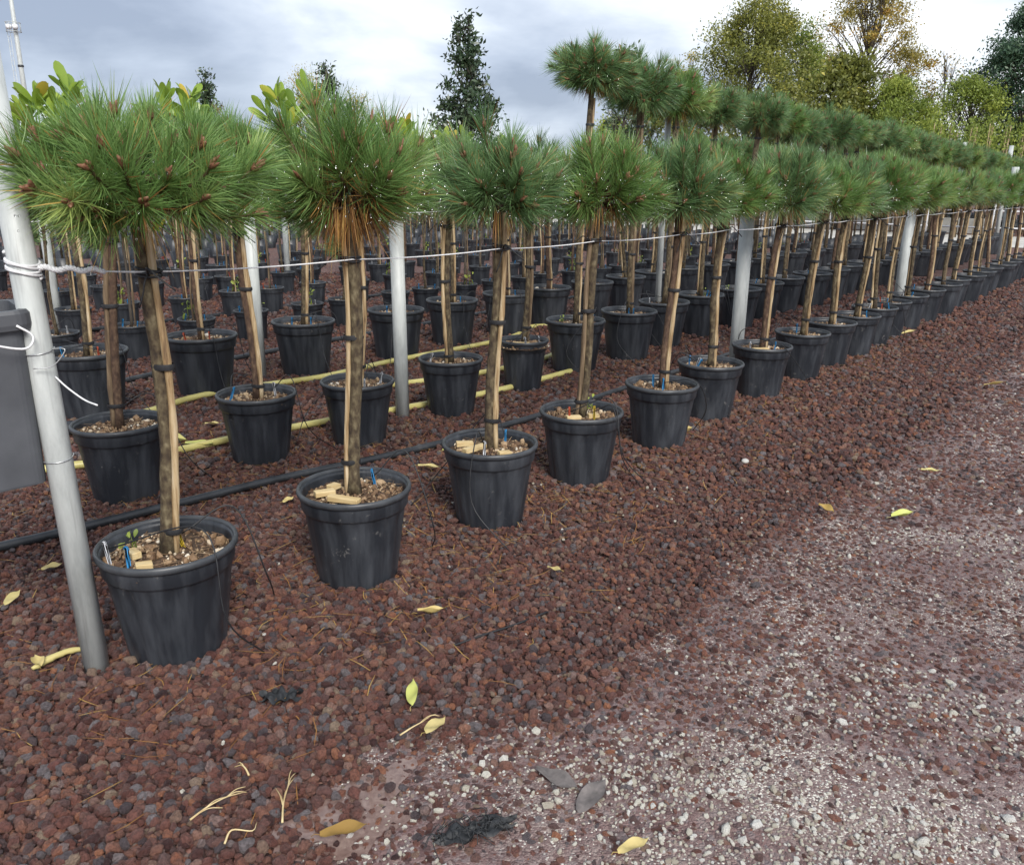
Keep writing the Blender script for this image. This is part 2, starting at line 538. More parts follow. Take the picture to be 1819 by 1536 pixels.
def tube_geo(path, radii, seg=8, cap=True, squash=None, wob=0.0, rg=None):
    path = np.asarray(path, float)
    k = len(path)
    radii = np.broadcast_to(np.asarray(radii, float), (k,))
    tan = nrm(np.gradient(path, axis=0))
    ref = np.array([0, 0, 1.0]) if abs(tan[0][2]) < 0.9 else np.array([1.0, 0, 0])
    n1 = np.zeros_like(tan)
    prev = nrm(np.cross(tan[0], ref))
    for i in range(k):
        prev = nrm(prev - tan[i] * np.dot(prev, tan[i]))
        n1[i] = prev
    n2 = np.cross(tan, n1)
    ang = np.arange(seg) * 2 * pi / seg
    ca, sa = np.cos(ang), np.sin(ang)
    rr = radii[:, None] * np.ones(seg)
    if wob and rg is not None:
        rr = rr * (1 + wob * rg.normal(size=rr.shape))
    v = path[:, None, :] + rr[..., None] * (ca[None, :, None] * n1[:, None, :] + sa[None, :, None] * n2[:, None, :])
    v = v.reshape(-1, 3)
    i, j = np.meshgrid(np.arange(k - 1), np.arange(seg), indexing='ij')
    a = i * seg + j
    b = i * seg + (j + 1) % seg
    q = np.stack([a, b, b + seg, a + seg], -1).reshape(-1, 4)
    faces = [q]
    if cap:
        v = np.vstack([v, path[0], path[-1]])
        j = np.arange(seg)
        c0, c1_ = k * seg, k * seg + 1
        t0 = np.stack([np.full(seg, c0), (j + 1) % seg, j], -1)
        base_ = (k - 1) * seg
        t1 = np.stack([np.full(seg, c1_), base_ + j, base_ + (j + 1) % seg], -1)
        faces.append(np.vstack([t0, t1]))
    return v, faces


def lathe_geo(profile, seg=64, rmod=None, closed=False):
    """profile: list of (r, z). rmod(theta, i) scales the radius."""
    pr = np.asarray(profile, float)
    k = len(pr)
    th = np.arange(seg) * 2 * pi / seg
    r = pr[:, 0][:, None] * np.ones(seg)
    if rmod is not None:
        r = r * rmod(th, k)
    v = np.stack([r * np.cos(th), r * np.sin(th), pr[:, 1][:, None] * np.ones(seg)], -1).reshape(-1, 3)
    kk = k if closed else k - 1
    i, j = np.meshgrid(np.arange(kk), np.arange(seg), indexing='ij')
    a = i * seg + j
    b = i * seg + (j + 1) % seg
    c = ((i + 1) % k) * seg + (j + 1) % seg
    d = ((i + 1) % k) * seg + j
    return v, [np.stack([a, b, c, d], -1).reshape(-1, 4)]


def box_geo(sx, sy, sz, bev=0.0, jit=0.0, rg=None):
    """A box with chamfered vertical and horizontal edges (8 corners x 3)."""
    b = bev
    pts, idx = [], {}
    for x in (-1, 1):
        for y in (-1, 1):
            for z in (-1, 1):
                c = np.array([x * sx / 2, y * sy / 2, z * sz / 2])
                if jit and rg is not None:
                    c = c + rg.normal(size=3) * jit
                for ax in range(3):
                    q = c.copy()
                    for o in range(3):
                        if o != ax:
                            q[o] -= (x, y, z)[o] * b
                    idx[(x, y, z, ax)] = len(pts)
                    pts.append(q)
    q4, t3 = [], []
    for ax in range(3):
        o1, o2 = (ax + 1) % 3, (ax + 2) % 3
        for sg in (-1, 1):
            f = []
            for (p1, p2) in ((-1, -1), (1, -1), (1, 1), (-1, 1)):
                k = [0, 0, 0]
                k[ax], k[o1], k[o2] = sg, p1, p2
                f.append(idx[(*k, ax)])
            q4.append(f if sg > 0 else f[::-1])
    for ax in range(3):          # edge strips running along ax
        o1, o2 = (ax + 1) % 3, (ax + 2) % 3
        for p1 in (-1, 1):
            for p2 in (-1, 1):
                k0, k1 = [0, 0, 0], [0, 0, 0]
                k0[ax], k1[ax] = -1, 1
                k0[o1] = k1[o1] = p1
                k0[o2] = k1[o2] = p2
                f = [idx[(*k0, o1)], idx[(*k1, o1)], idx[(*k1, o2)], idx[(*k0, o2)]]
                q4.append(f if p1 * p2 > 0 else f[::-1])
    for x in (-1, 1):
        for y in (-1, 1):
            for z in (-1, 1):
                f = [idx[(x, y, z, 0)], idx[(x, y, z, 1)], idx[(x, y, z, 2)]]
                t3.append(f if x * y * z > 0 else f[::-1])
    return np.array(pts), [np.array(q4), np.array(t3)]


_t = (1 + 5 ** 0.5) / 2
ICO_V = nrm(np.array([(-1, _t, 0), (1, _t, 0), (-1, -_t, 0), (1, -_t, 0), (0, -1, _t), (0, 1, _t), (0, -1, -_t), (0, 1, -_t), (_t, 0, -1), (_t, 0, 1), (-_t, 0, -1), (-_t, 0, 1)], float))
ICO_F = np.array([(0, 11, 5), (0, 5, 1), (0, 1, 7), (0, 7, 10), (0, 10, 11), (1, 5, 9), (5, 11, 4), (11, 10, 2), (10, 7, 6), (7, 1, 8), (3, 9, 4), (3, 4, 2), (3, 2, 6), (3, 6, 8), (3, 8, 9), (4, 9, 5), (2, 4, 11), (6, 2, 10), (8, 6, 7), (9, 8, 1)])


def link(name, data, parent=None, loc=(0, 0, 0), rot=(0, 0, 0), scale=(1, 1, 1)):
    o = bpy.data.objects.new(name, data)
    COL.objects.link(o)
    o.location = loc
    o.rotation_euler = rot
    o.scale = scale
    if parent:
        o.parent = parent
    return o


def tag(o, label, cat=None, group=None, kind=None):
    o["label"] = label
    if cat:
        o["category"] = cat
    if group:
        o["group"] = group
    if kind:
        o["kind"] = kind
    return o


def tmesh(name, path, radii, mat, seg=8, **kw):
    b = MB()
    b.add(*tube_geo(path, radii, seg, **kw))
    return b.mesh(name, [mat])


def curve_pts(pts, k=24):
    """Catmull-Rom through the points."""
    P = np.asarray(pts, float)
    P = np.vstack([2 * P[0] - P[1], P, 2 * P[-1] - P[-2]])
    out = []
    nseg = len(P) - 3
    per = max(2, k // nseg)
    for i in range(nseg):
        p0, p1, p2, p3 = P[i:i + 4]
        for u in np.linspace(0, 1, per, endpoint=(i == nseg - 1)):
            out.append(0.5 * ((2 * p1) + (-p0 + p2) * u + (2 * p0 - 5 * p1 + 4 * p2 - p3) * u ** 2 + (-p0 + 3 * p1 - 3 * p2 + p3) * u ** 3))
    return np.array(out)


# ------------------------------------------------------------------ setting: ground, road, far lane
b = MB()
b.add([(-400, -100, 0), (400, -100, 0), (400, 700, 0), (-400, 700, 0)], np.array([[0, 1, 2, 3]]))
g = link("ground", b.mesh("ground", ['ground']))
tag(g, "dark red lava gravel ground of the nursery bed", kind="structure")


def edge_t(s):
    s = np.asarray(s, float)
    e = -1.24 + 0.05 * np.sin(s * 1.3 + 0.6) + 0.035 * np.sin(s * 3.1) + 0.02 * np.sin(s * 7.7)
    return e - 0.34 * np.exp(-((s - 1.22) / 0.42) ** 2)


b = MB()
ss = np.concatenate([np.arange(-6, 30, 0.12), np.arange(30, 200, 5)])
n_ = len(ss)
vv = []
for s_, e_ in zip(ss, edge_t(ss)):
    for t_ in (e_, 8.0):
        vv.append((*xy(s_, t_), 0.004))
i = np.arange(n_ - 1)
b.add(vv, np.stack([2 * i, 2 * i + 1, 2 * i + 3, 2 * i + 2], -1))
o = link("road", b.mesh("road", ['road']))
tag(o, "wet pinkish road of crushed lava and white chips beside the pots", kind="structure")

b = MB()
q = [(*xy(27.5, -60), 0.008), (*xy(27.5, -2.6), 0.008), (*xy(34, -2.6), 0.008), (*xy(34, -60), 0.008)]
b.add(q, np.array([[0, 1, 2, 3]]))
o = link("lane", b.mesh("lane", ['lane']))
tag(o, "pale gravel lane crossing behind the potted rows", kind="structure")

# ------------------------------------------------------------------ rows of plants: where each stands (s, t)
ROW1 = [(1.25, -2.49), (2.01, -2.43), (2.81, -2.40), (3.57, -2.40), (4.43, -2.39), (5.22, -2.45), (6.08, -2.44), (6.90, -2.43), (7.63, -2.44), (8.25, -2.41), (8.95, -2.44),
        (9.55, -2.46), (10.28, -2.46)] + [(11.05 + 0.78 * i, -2.45 + 0.03 * sin(i * 2.3)) for i in range(15)]
ROW2S = [(1.85, -4.03), (2.65, -4.03), (3.24, -3.84), (4.12, -3.88), (5.03, -3.95)]
ROW2T = [(5.84 + 0.80 * i, -4.02 + 0.05 * sin(i * 1.9)) for i in range(26)]
ROW3M = [(2.46, -5.70), (3.30, -5.68), (4.24, -5.68), (5.22, -5.60), (6.06, -5.68), (6.85, -5.62)]
ROW3P = [(7.60 + 0.82 * i, -5.62 + 0.05 * sin(i * 1.4)) for i in range(23)]
POTS_NEAR = [(*xy(s, t), 0.2) for s, t in ROW1 + ROW2S + ROW2T + ROW3M + ROW3P]

# ------------------------------------------------------------------ gravel: instanced stones (geometry nodes)


def scatter(name, pts, scl, idx, mat, label, subdiv=2, variants=6, flat=0.75, amp=0.52, freq=1.35):
    me = bpy.data.meshes.new(name)
    k = len(pts)
    me.vertices.add(k)
    me.vertices.foreach_set("co", np.asarray(pts, np.float32).ravel())
    a = me.attributes.new("scl", 'FLOAT_VECTOR', 'POINT')
    a.data.foreach_set("vector", np.asarray(scl, np.float32).ravel())
    rot = np.stack([rng.normal(0, 0.45, k), rng.normal(0, 0.45, k), rng.uniform(0, 2 * pi, k)], -1)
    a = me.attributes.new("rot", 'FLOAT_VECTOR', 'POINT')
    a.data.foreach_set("vector", rot.astype(np.float32).ravel())
    a = me.attributes.new("pick", 'INT', 'POINT')
    a.data.foreach_set("value", np.asarray(idx, np.int32))
    o = link(name, me)
    ng = bpy.data.node_groups.new(name + "_nodes", 'GeometryNodeTree')
    ng.interface.new_socket("Geometry", in_out='INPUT', socket_type='NodeSocketGeometry')
    ng.interface.new_socket("Geometry", in_out='OUTPUT', socket_type='NodeSocketGeometry')
    N, L = ng.nodes, ng.links
    gi, go = N.new("NodeGroupInput"), N.new("NodeGroupOutput")
    join = N.new("GeometryNodeJoinGeometry")
    for q in range(variants):
        ico = N.new("GeometryNodeMeshIcoSphere")
        ico.inputs["Radius"].default_value = 1.0
        ico.inputs["Subdivisions"].default_value = subdiv
        pos = N.new("GeometryNodeInputPosition")
        nz = N.new("ShaderNodeTexNoise")
        nz.noise_dimensions = '4D'
        nz.inputs["W"].default_value = q * 3.7 + 0.4
        nz.inputs["Scale"].default_value = freq
        nz.inputs["Detail"].default_value = 2.0
        L.new(pos.outputs[0], nz.inputs["Vector"])
        su = N.new("ShaderNodeVectorMath")
        su.operation = 'SUBTRACT'
        L.new(nz.outputs["Color"], su.inputs[0])
        su.inputs[1].default_value = (0.5, 0.5, 0.5)
        sc = N.new("ShaderNodeVectorMath")
        sc.operation = 'SCALE'
        L.new(su.outputs[0], sc.inputs[0])
        sc.inputs["Scale"].default_value = amp * 3.0
        sp = N.new("GeometryNodeSetPosition")
        L.new(ico.outputs["Mesh"], sp.inputs["Geometry"])
        L.new(sc.outputs[0], sp.inputs["Offset"])
        sm_ = N.new("GeometryNodeSetMaterial")
        sm_.inputs["Material"].default_value = M[mat]
        L.new(sp.outputs[0], sm_.inputs[0])
        sh = N.new("GeometryNodeSetShadeSmooth")
        sh.inputs["Shade Smooth"].default_value = q % 3 == 0
        L.new(sm_.outputs[0], sh.inputs[0])
        gti = N.new("GeometryNodeGeometryToInstance")
        L.new(sh.outputs[0], gti.inputs[0])
        L.new(gti.outputs[0], join.inputs[0])
    iop = N.new("GeometryNodeInstanceOnPoints")
    L.new(gi.outputs[0], iop.inputs["Points"])
    L.new(join.outputs[0], iop.inputs["Instance"])
    iop.inputs["Pick Instance"].default_value = True

    def attr(nm, tp):
        an = N.new("GeometryNodeInputNamedAttribute")
        an.data_type = tp
        an.inputs["Name"].default_value = nm
        return an.outputs["Attribute"]
    L.new(attr("pick", 'INT'), iop.inputs["Instance Index"])
    e2r = N.new("FunctionNodeEulerToRotation")
    L.new(attr("rot", 'FLOAT_VECTOR'), e2r.inputs[0])
    L.new(e2r.outputs[0], iop.inputs["Rotation"])
    L.new(attr("scl", 'FLOAT_VECTOR'), iop.inputs["Scale"])
    L.new(iop.outputs[0], go.inputs[0])
    md = o.modifiers.new("stones", 'NODES')
    md.node_group = ng
    me.materials.append(M[mat])
    tag(o, label, kind="stuff")
    return o


def in_view(P, margin=0.7):
    """Keeps ground points the place's front part needs: a wide sector in front of the standing point."""
    x, y = P[:, 0], P[:, 1]
    return (np.abs(x) < 0.72 * y + margin + 0.25) & (y > 1.0)


def jgrid(step, x0, x1, y0, y1):
    xs, ys = np.arange(x0, x1, step), np.arange(y0, y1, step)
    X, Y = np.meshgrid(xs, ys)
    P = np.stack([X.ravel(), Y.ravel()], -1)
    P[:, 0] += (np.round((P[:, 1] - y0) / step) % 2) * step * 0.5
    return P + rng.uniform(-0.45, 0.45, P.shape) * step


def st_of(P):
    return P[:, 0] * sin(TH) + P[:, 1] * cos(TH), P[:, 0] * cos(TH) - P[:, 1] * sin(TH)


def off_pots(P, r=0.15):
    ok = np.ones(len(P), bool)
    for px, py, _ in POTS_NEAR:
        ok &= (P[:, 0] - px) ** 2 + (P[:, 1] - py) ** 2 > r * r
    return ok


allp, alls = [], []
for step, x0, x1, y0, y1, size in ((0.0148, -4.0, 4.0, 1.0, 4.2, 0.0088), (0.023, -7, 8, 4.2, 8.5, 0.0125), (0.04, -12, 12, 8.5, 15, 0.017)):
    P = jgrid(step, x0, x1, y0, y1)
    P = P[in_view(P)]
    s_, t_ = st_of(P)
    e_ = edge_t(s_)
    keep = rng.random(len(P)) < 1 / (1 + np.exp((t_ - e_ - 0.02) / 0.06))
    P = P[keep]
    P = P[off_pots(P)]
    k = len(P)
    r_ = size * np.exp(np.clip(rng.normal(0, 0.42, k), -1.0, 0.62))
    near = np.clip(1.35 - 0.25 * np.hypot(P[:, 0] + 1.0, P[:, 1] - 1.6), 0.85, 1.05)      # coarser stones by the leaning pole
    r_ *= near
    z_ = r_ * rng.uniform(0.1, 1.35, k)
    allp.append(np.column_stack([P, z_]))
    asp = np.stack([rng.uniform(0.85, 1.3, k), rng.uniform(0.75, 1.1, k), rng.uniform(0.6, 0.95, k)], -1)
    alls.append(r_[:, None] * asp)
# larger stones lying on top
P = jgrid(0.09, -3.6, 3.6, 1.2, 5.5)
P = P[in_view(P)]
s_, t_ = st_of(P)
P = P[(t_ < edge_t(s_) + 0.02)]
P = P[off_pots(P)]
r_ = 0.0118 * np.exp(rng.normal(0, 0.2, len(P)))
allp.append(np.column_stack([P, r_ * 0.9]))
alls.append(r_[:, None] * np.stack([rng.uniform(0.9, 1.3, len(P)), rng.uniform(0.8, 1.1, len(P)), rng.uniform(0.65, 0.9, len(P))], -1))
# heaps of stones at the foot of the front pots
for (px, py, _) in POTS_NEAR[:6]:
    k = 130
    a_ = rng.uniform(0, 2 * pi, k)
    d_ = 0.172 + np.abs(rng.normal(0, 0.022, k))
    r_ = 0.0125 * np.exp(rng.normal(0, 0.25, k))
    allp.append(np.column_stack([px + d_ * np.cos(a_), py + d_ * np.sin(a_), r_ * 0.7 + 0.012 * rng.random(k)]))
    alls.append(r_[:, None] * np.stack([rng.uniform(0.9, 1.3, k), rng.uniform(0.8, 1.1, k), rng.uniform(0.65, 0.9, k)], -1))
# stray lava stones pressed into the road
for step, x0, x1, y0, y1, size in ((0.0150, -2, 4, 1.2, 3.6, 0.0070), (0.021, -1, 6, 3.6, 6, 0.0092), (0.034, 1, 9, 6, 11, 0.013)):
    P = jgrid(step, x0, x1, y0, y1)
    P = P[in_view(P)]
    s_, t_ = st_of(P)
    e_ = edge_t(s_)
    d_ = t_ - e_
    fld = np.sin(P[:, 0] * 3.1 + 1.3 * np.sin(P[:, 1] * 2.3)) * np.sin(P[:, 1] * 2.7 + P[:, 0])
    prob = np.clip(0.74 + 0.30 * fld + 0.4 * np.exp(-d_ / 0.4) - 0.50 * np.clip((2.35 - P[:, 1]) / 0.6, 0, 1), 0.14, 1)
    keep = (d_ > -0.02) & (rng.random(len(P)) < prob)
    P = P[keep]
    r_ = size * np.exp(np.clip(rng.normal(0, 0.38, len(P)), -0.9, 0.6))
    allp.append(np.column_stack([P, r_ * 0.22]))
    alls.append(r_[:, None] * np.stack([rng.uniform(0.9, 1.45, len(P)), rng.uniform(0.8, 1.15, len(P)), rng.uniform(0.35, 0.65, len(P))], -1))
P, S = np.vstack(allp), np.vstack(alls)
scatter("gravel", P, S, rng.integers(0, 6, len(P)), 'lava', "loose dark red lava stones covering the bed and road edge")

allp, alls = [], []
for step, x0, x1, y0, y1, size in ((0.0135, -1.5, 4, 1.2, 3.6, 0.0042), (0.030, 0, 7, 3.6, 8, 0.0066)):
    P = jgrid(step, x0, x1, y0, y1)
    P = P[in_view(P)]
    s_, t_ = st_of(P)
    d_ = t_ - edge_t(s_)
    fld = np.sin(P[:, 0] * 2.3 + 0.7 + 1.1 * np.sin(P[:, 1] * 3.3)) * np.sin(P[:, 1] * 3.9 + 1.7 * P[:, 0])
    f2 = np.sin(P[:, 0] * 7.1 + 2.0 * np.sin(P[:, 1] * 5.3)) * np.sin(P[:, 1] * 6.7 + 3.1 * P[:, 0])
    prob = np.clip((0.17 + 0.40 * np.clip(fld, -0.3, 1) + 0.20 * f2), 0.015, 1) * np.clip(d_ / 0.30, 0, 1)
    prob = prob * (0.42 + 0.95 * np.clip((2.5 - P[:, 1]) / 0.7, 0, 1))
    keep = (d_ > 0.0) & (rng.random(len(P)) < prob)
    P = P[keep]
    r_ = size * np.exp(rng.normal(0, 0.42, len(P)))
    allp.append(np.column_stack([P, 0.004 + r_ * 0.3]))
    alls.append(r_[:, None] * np.stack([rng.uniform(0.9, 1.4, len(P)), rng.uniform(0.75, 1.1, len(P)), rng.uniform(0.5, 0.9, len(P))], -1))
# few white chips strewn over the lava bed
k = 90
a_ = np.column_stack([rng.uniform(-1.6, 1.6, k), rng.uniform(1.5, 4.2, k)])
s_, t_ = st_of(a_)
a_ = a_[t_ < edge_t(s_)]
allp.append(np.column_stack([a_, np.full(len(a_), 0.016)]))
alls.append(np.full((len(a_), 3), 0.007) * rng.uniform(0.6, 1.4, (len(a_), 3)))
P, S = np.vstack(allp), np.vstack(alls)
scatter("white_chips", P, S, rng.integers(0, 6, len(P)), 'chip', "small white limestone chips strewn over the wet road", subdiv=1, amp=0.45)

# ------------------------------------------------------------------ pots


def pot_meshes(R, H, seg=96, panels=18, bottom=0.70, name="plant_pot"):
    zb = H * 0.775
    rb = R * bottom
    r1 = R * 0.885
    prof = [(rb * 0.2, 0.012), (rb * 0.93, 0.012), (rb * 0.955, 0.0), (rb, 0.004)]
    for u in np.linspace(0.04, 1, 7):
        prof.append((rb + (r1 - rb) * u, 0.004 + (zb - 0.004) * u))
    prof += [(r1 + 0.001, zb + 0.003), (r1 + R * 0.035, zb + 0.008), (r1 + R * 0.048, zb + 0.014), (R * 0.955, H * 0.935), (R * 0.955, H * 0.965),
             (R * 0.915, H * 0.975), (R * 0.905, H * 0.93), (R * 0.87, H * 0.80)]
    body_n = 11

    def rmod(th, k):
        g_ = np.ones((k, len(th)))
        ph = (th * panels / (2 * pi)) % 1.0
        groove = np.exp(-((ph - 0.5) / 0.08) ** 2) * 0.024 - 0.004 * np.cos((ph - 0.5) * 2 * pi) * 0
        g_[3:body_n] -= groove[None, :]
        # drainage notches at the foot
        ph2 = (th * 9 / (2 * pi)) % 1.0
        notch = np.exp(-((ph2 - 0.5) / 0.10) ** 2) * 0.03
        g_[2:4] -= notch[None, :]
        return g_
    bd = MB()
    bd.add(*lathe_geo(prof, seg, rmod))
    rm = MB()
    c_r, c_z, a_r, a_z = R * 0.965, H * 0.967, R * 0.040, H * 0.034
    th = np.linspace(0, 2 * pi, 13)[:-1]
    rm.add(*lathe_geo([(c_r + a_r * cos(t), c_z + a_z * sin(t)) for t in th], seg, None, closed=True))
    return bd.mesh(name, ['pot']), rm.mesh(name + "_rim", ['pot_rim'])


def mulch_mesh(R, z, seed, k=560):
    rg = np.random.default_rng(seed)
    b = MB()
    # soil disc, slightly heaped
    rings, seg = 8, 36
    vv = [(0, 0, z + 0.014)]
    for i_ in range(1, rings + 1):
        rr_ = R * i_ / rings
        for j_ in range(seg):
            a = 2 * pi * j_ / seg
            vv.append((rr_ * cos(a), rr_ * sin(a), z + 0.014 * (1 - (i_ / rings) ** 2) + rg.normal(0, 0.0025)))
    tri = [(0, 1 + j_, 1 + (j_ + 1) % seg) for j_ in range(seg)]
    qd = []
    for i_ in range(rings - 1):
        for j_ in range(seg):
            a, c = 1 + i_ * seg + j_, 1 + i_ * seg + (j_ + 1) % seg
            qd.append((a, a + seg, c + seg, c))
    b.add(vv, [np.array(tri), np.array(qd)], 0)
    rr_ = R * np.sqrt(rg.random(k)) * 0.98
    a = rg.uniform(0, 2 * pi, k)
    sz = 0.0056 * np.exp(rg.normal(0, 0.42, k))
    dark = np.sin(a * 2 + seed) * 0.22
    for i_ in range(k):
        s3 = sz[i_] * rg.uniform(0.55, 1.35, 3)
        v = ICO_V * s3 * (1 + rg.normal(0, 0.16, (12, 1)))
        an = rg.uniform(0, 2 * pi)
        v = v @ np.array([[cos(an), -sin(an), 0], [sin(an), cos(an), 0], [0, 0, 1]])
        v = v + (rr_[i_] * cos(a[i_]), rr_[i_] * sin(a[i_]), z + 0.014 * (1 - (rr_[i_] / R) ** 2) + s3[2] * 0.45)
        b.add(v, ICO_F, 1, float(np.clip(rg.beta(1.5, 1.7) + dark[i_] - 0.04, 0, 1)))
    # bark shreds and fallen needles
    for i_ in range(70):
        rr2, an, d = R * 0.92 * math.sqrt(rg.random()), rg.uniform(0, 2 * pi), rg.uniform(0, 2 * pi)
        L_ = rg.uniform(0.012, 0.05)
        c = np.array([rr2 * cos(an), rr2 * sin(an), z + 0.020])
        dv = np.array([cos(d), sin(d), rg.normal(0, 0.12)]) * L_
        w = np.array([-sin(d), cos(d), 0]) * rg.uniform(0.0008, 0.003)
        b.add([c - dv - w, c - dv + w, c + dv + w, c + dv - w], np.array([[0, 1, 2, 3]]), 1, rg.uniform(0.25, 0.6))
    return b.mesh("potting_mulch", ['soil', 'pot_mulch'], smooth=False)


PB, PR = pot_meshes(0.226, 0.40)
BB, BR = pot_meshes(0.262, 0.455, panels=0.0001, name="large_pot", bottom=0.72)
GB, GR = pot_meshes(0.258, 0.455, panels=20, name="large_ribbed_pot", bottom=0.70)
SB, SR = pot_meshes(0.175, 0.31, seg=40, panels=0.0001, name="small_pot", bottom=0.78)
MUL = [mulch_mesh(0.203, 0.345, 40 + i_) for i_ in range(4)]
MUL_B = [mulch_mesh(0.236, 0.395, 60 + i_, 480) for i_ in range(3)]
MUL_S = [mulch_mesh(0.157, 0.265, 80 + i_, 110) for i_ in range(2)]

# ------------------------------------------------------------------ pine crowns


def crown_mesh(seed, R=0.29, up=0.33, nshoot=46, per=170, nl=0.135, width=0.0019, droop=0.10, low=-22, dry=0.0, hang=0, mat='needle', cone=0.0, budsz=1.0):
    """Crown round the origin (top of the stem): curved shoots, brush-like needles, bud clusters."""
    rg = np.random.default_rng(seed)
    b = MB()
    ga = pi * (3 - 5 ** 0.5)
    el0 = radians(low)
    tips, paths = [], []
    for i_ in range(nshoot):
        u = (i_ + 0.5) / nshoot
        z = sin(el0) + (1 - sin(el0)) * u
        el = math.asin(max(-1, min(1, z))) + rg.normal(0, 0.10)
        az = i_ * ga + rg.normal(0, 0.25)
        k_ = rg.uniform(0.62, 1.12)
        if el < 0.1:
            k_ *= 0.92
        tip = np.array([R * k_ * cos(el) * cos(az), R * k_ * cos(el) * sin(az), up * k_ * sin(el) if el > 0 else 0.8 * R * k_ * sin(el)])
        base = np.array([tip[0] * 0.12, tip[1] * 0.12, -0.02 + 0.10 * max(0, sin(el)) + rg.normal(0, 0.012)])
        upr = min(1.0, max(0.0, (el - 0.05) / 0.5))
        mid = np.array([tip[0] * (0.55 + 0.27 * upr), tip[1] * (0.55 + 0.27 * upr), (0.55 - 0.22 * upr) * tip[2] + 0.45 * base[2] - 0.03 * cos(el)]) + rg.normal(0, 0.012, 3)
        us = np.linspace(0, 1, 9)[:, None]
        p = (1 - us) ** 2 * base + 2 * us * (1 - us) * mid + us ** 2 * tip
        p[-1] += nrm(p[-1] - p[-2]) * 0.004
        paths.append(p)
        v, f = tube_geo(p, np.linspace(0.0075, 0.0042, 9), 6)
        b.add(v, f, 2)
        # bud cluster
        ax = nrm(p[-1] - p[-3])
        nb = int(rg.integers(2, 6))
        for q in range(nb):
            off = nrm(ax + rg.normal(0, 0.28 if q else 0.05, 3))
            L_ = rg.uniform(0.018, 0.036) * budsz * (1.15 if q == 0 else 0.85)
            c = p[-1] + rg.normal(0, 0.004, 3)
            bp = c[None] + off[None] * np.linspace(-0.004, L_, 5)[:, None]
            v, f = tube_geo(bp, np.array([0.0035, 0.0055, 0.0052, 0.0036, 0.0010]) * budsz, 6)
            b.add(v, f, 3)
    N = nshoot * per
    sh = np.repeat(np.arange(nshoot), per)
    paths = np.array(paths)
    u = 1 - 0.70 * rg.random(N) ** 1.1
    fi = u * 8
    i0 = np.minimum(fi.astype(int), 7)
    fr = (fi - i0)[:, None]
    base = paths[sh, i0] * (1 - fr) + paths[sh, i0 + 1] * fr
    ax = nrm(paths[sh, i0 + 1] - paths[sh, i0])
    rv = nrm(np.cross(ax, nrm(rg.normal(size=(N, 3)))))
    ang = np.radians(26 + 32 * np.clip(1 - (u - 0.30) / 0.70, 0, 1) + rg.normal(0, 10, N))
    ang = np.where(rg.random(N) < 0.10, np.radians(rg.uniform(16, 75, N)), ang)
    d = ax * np.cos(ang)[:, None] + rv * np.sin(ang)[:, None]
    Ln = nl * rg.uniform(0.72, 1.08, N) * np.repeat(rg.uniform(0.85, 1.12, nshoot), per)
    curl = ax * 0.22 * np.sin(ang)[:, None]
    g_ = np.array([0, 0, -1.0]) * (droop * (1.0 - 0.6 * np.clip(d[:, 2], 0, 1)))[:, None]
    mid = base + (d * 0.52 + (curl + g_) * 0.16) * Ln[:, None]
    tip = base + (d * 1.0 + (curl + g_) * 0.75) * Ln[:, None]
    side = nrm(np.cross(d, nrm(rg.normal(size=(N, 3)))))
    w = width * rg.uniform(0.8, 1.2, N)[:, None]
    V = np.stack([base - side * w * 0.35, base + side * w * 0.35, mid + side * w * 0.5, mid - side * w * 0.5, tip + side * w * 0.12], 1)
    shade = np.repeat(rg.normal(0.46, 0.19, nshoot), per)
    tint = np.clip(shade + rg.normal(0, 0.13, N), 0, 1)
    isdry = (rg.random(N) < 0.03 + dry * (u < 0.55))
    q0 = np.arange(N) * 5
    quad = np.stack([q0, q0 + 1, q0 + 2, q0 + 3], -1)
    tri = np.stack([q0 + 3, q0 + 2, q0 + 4], -1)
    al = np.tile(np.array([0.0, 0.0, 0.7, 0.7, 1.0]), N)
    b.add(V.reshape(-1, 3), [quad[~isdry], tri[~isdry]], 0, np.repeat(tint, 5), al)
    b.n -= N * 5
    b.f += [quad[isdry] + b.n, tri[isdry] + b.n]
    b.m += [np.full(isdry.sum(), 1, np.int32)] * 2
    b.n += N * 5
    if hang:                                   # dead needles hanging under the head
        a = rg.uniform(0, 2 * pi, hang)
        r_ = np.abs(rg.normal(0.035, 0.03, hang)) + 0.012
        base = np.stack([r_ * np.cos(a), r_ * np.sin(a), rg.normal(-0.01, 0.03, hang)], -1)
        out = rg.uniform(0.1, 0.75, hang)
        d = nrm(np.stack([np.cos(a) * out, np.sin(a) * out, -np.ones(hang)], -1))
        Lh = rg.uniform(0.08, 0.17, hang)[:, None]
        mid = base + d * Lh * 0.5
        tip = base + d * Lh + np.array([0, 0, -0.02])
        side = nrm(np.cross(d, rg.normal(size=(hang, 3))))
        w = width * 1.1
        V = np.stack([base - side * w * 0.4, base + side * w * 0.4, mid + side * w * 0.5, mid - side * w * 0.5, tip], 1)
        q0 = np.arange(hang) * 5
        b.add(V.reshape(-1, 3), [np.stack([q0, q0 + 1, q0 + 2, q0 + 3], -1), np.stack([q0 + 3, q0 + 2, q0 + 4], -1)], 1, np.repeat(rg.random(hang), 5))
    me = b.mesh("crown", [mat, 'dry', 'twig', 'bud'])
    # rain drops on the tips of the lower needles
    pick = np.nonzero((tip[:, 2] < 0.10) if not hang else np.zeros(len(tip), bool))[0]
    return me, b


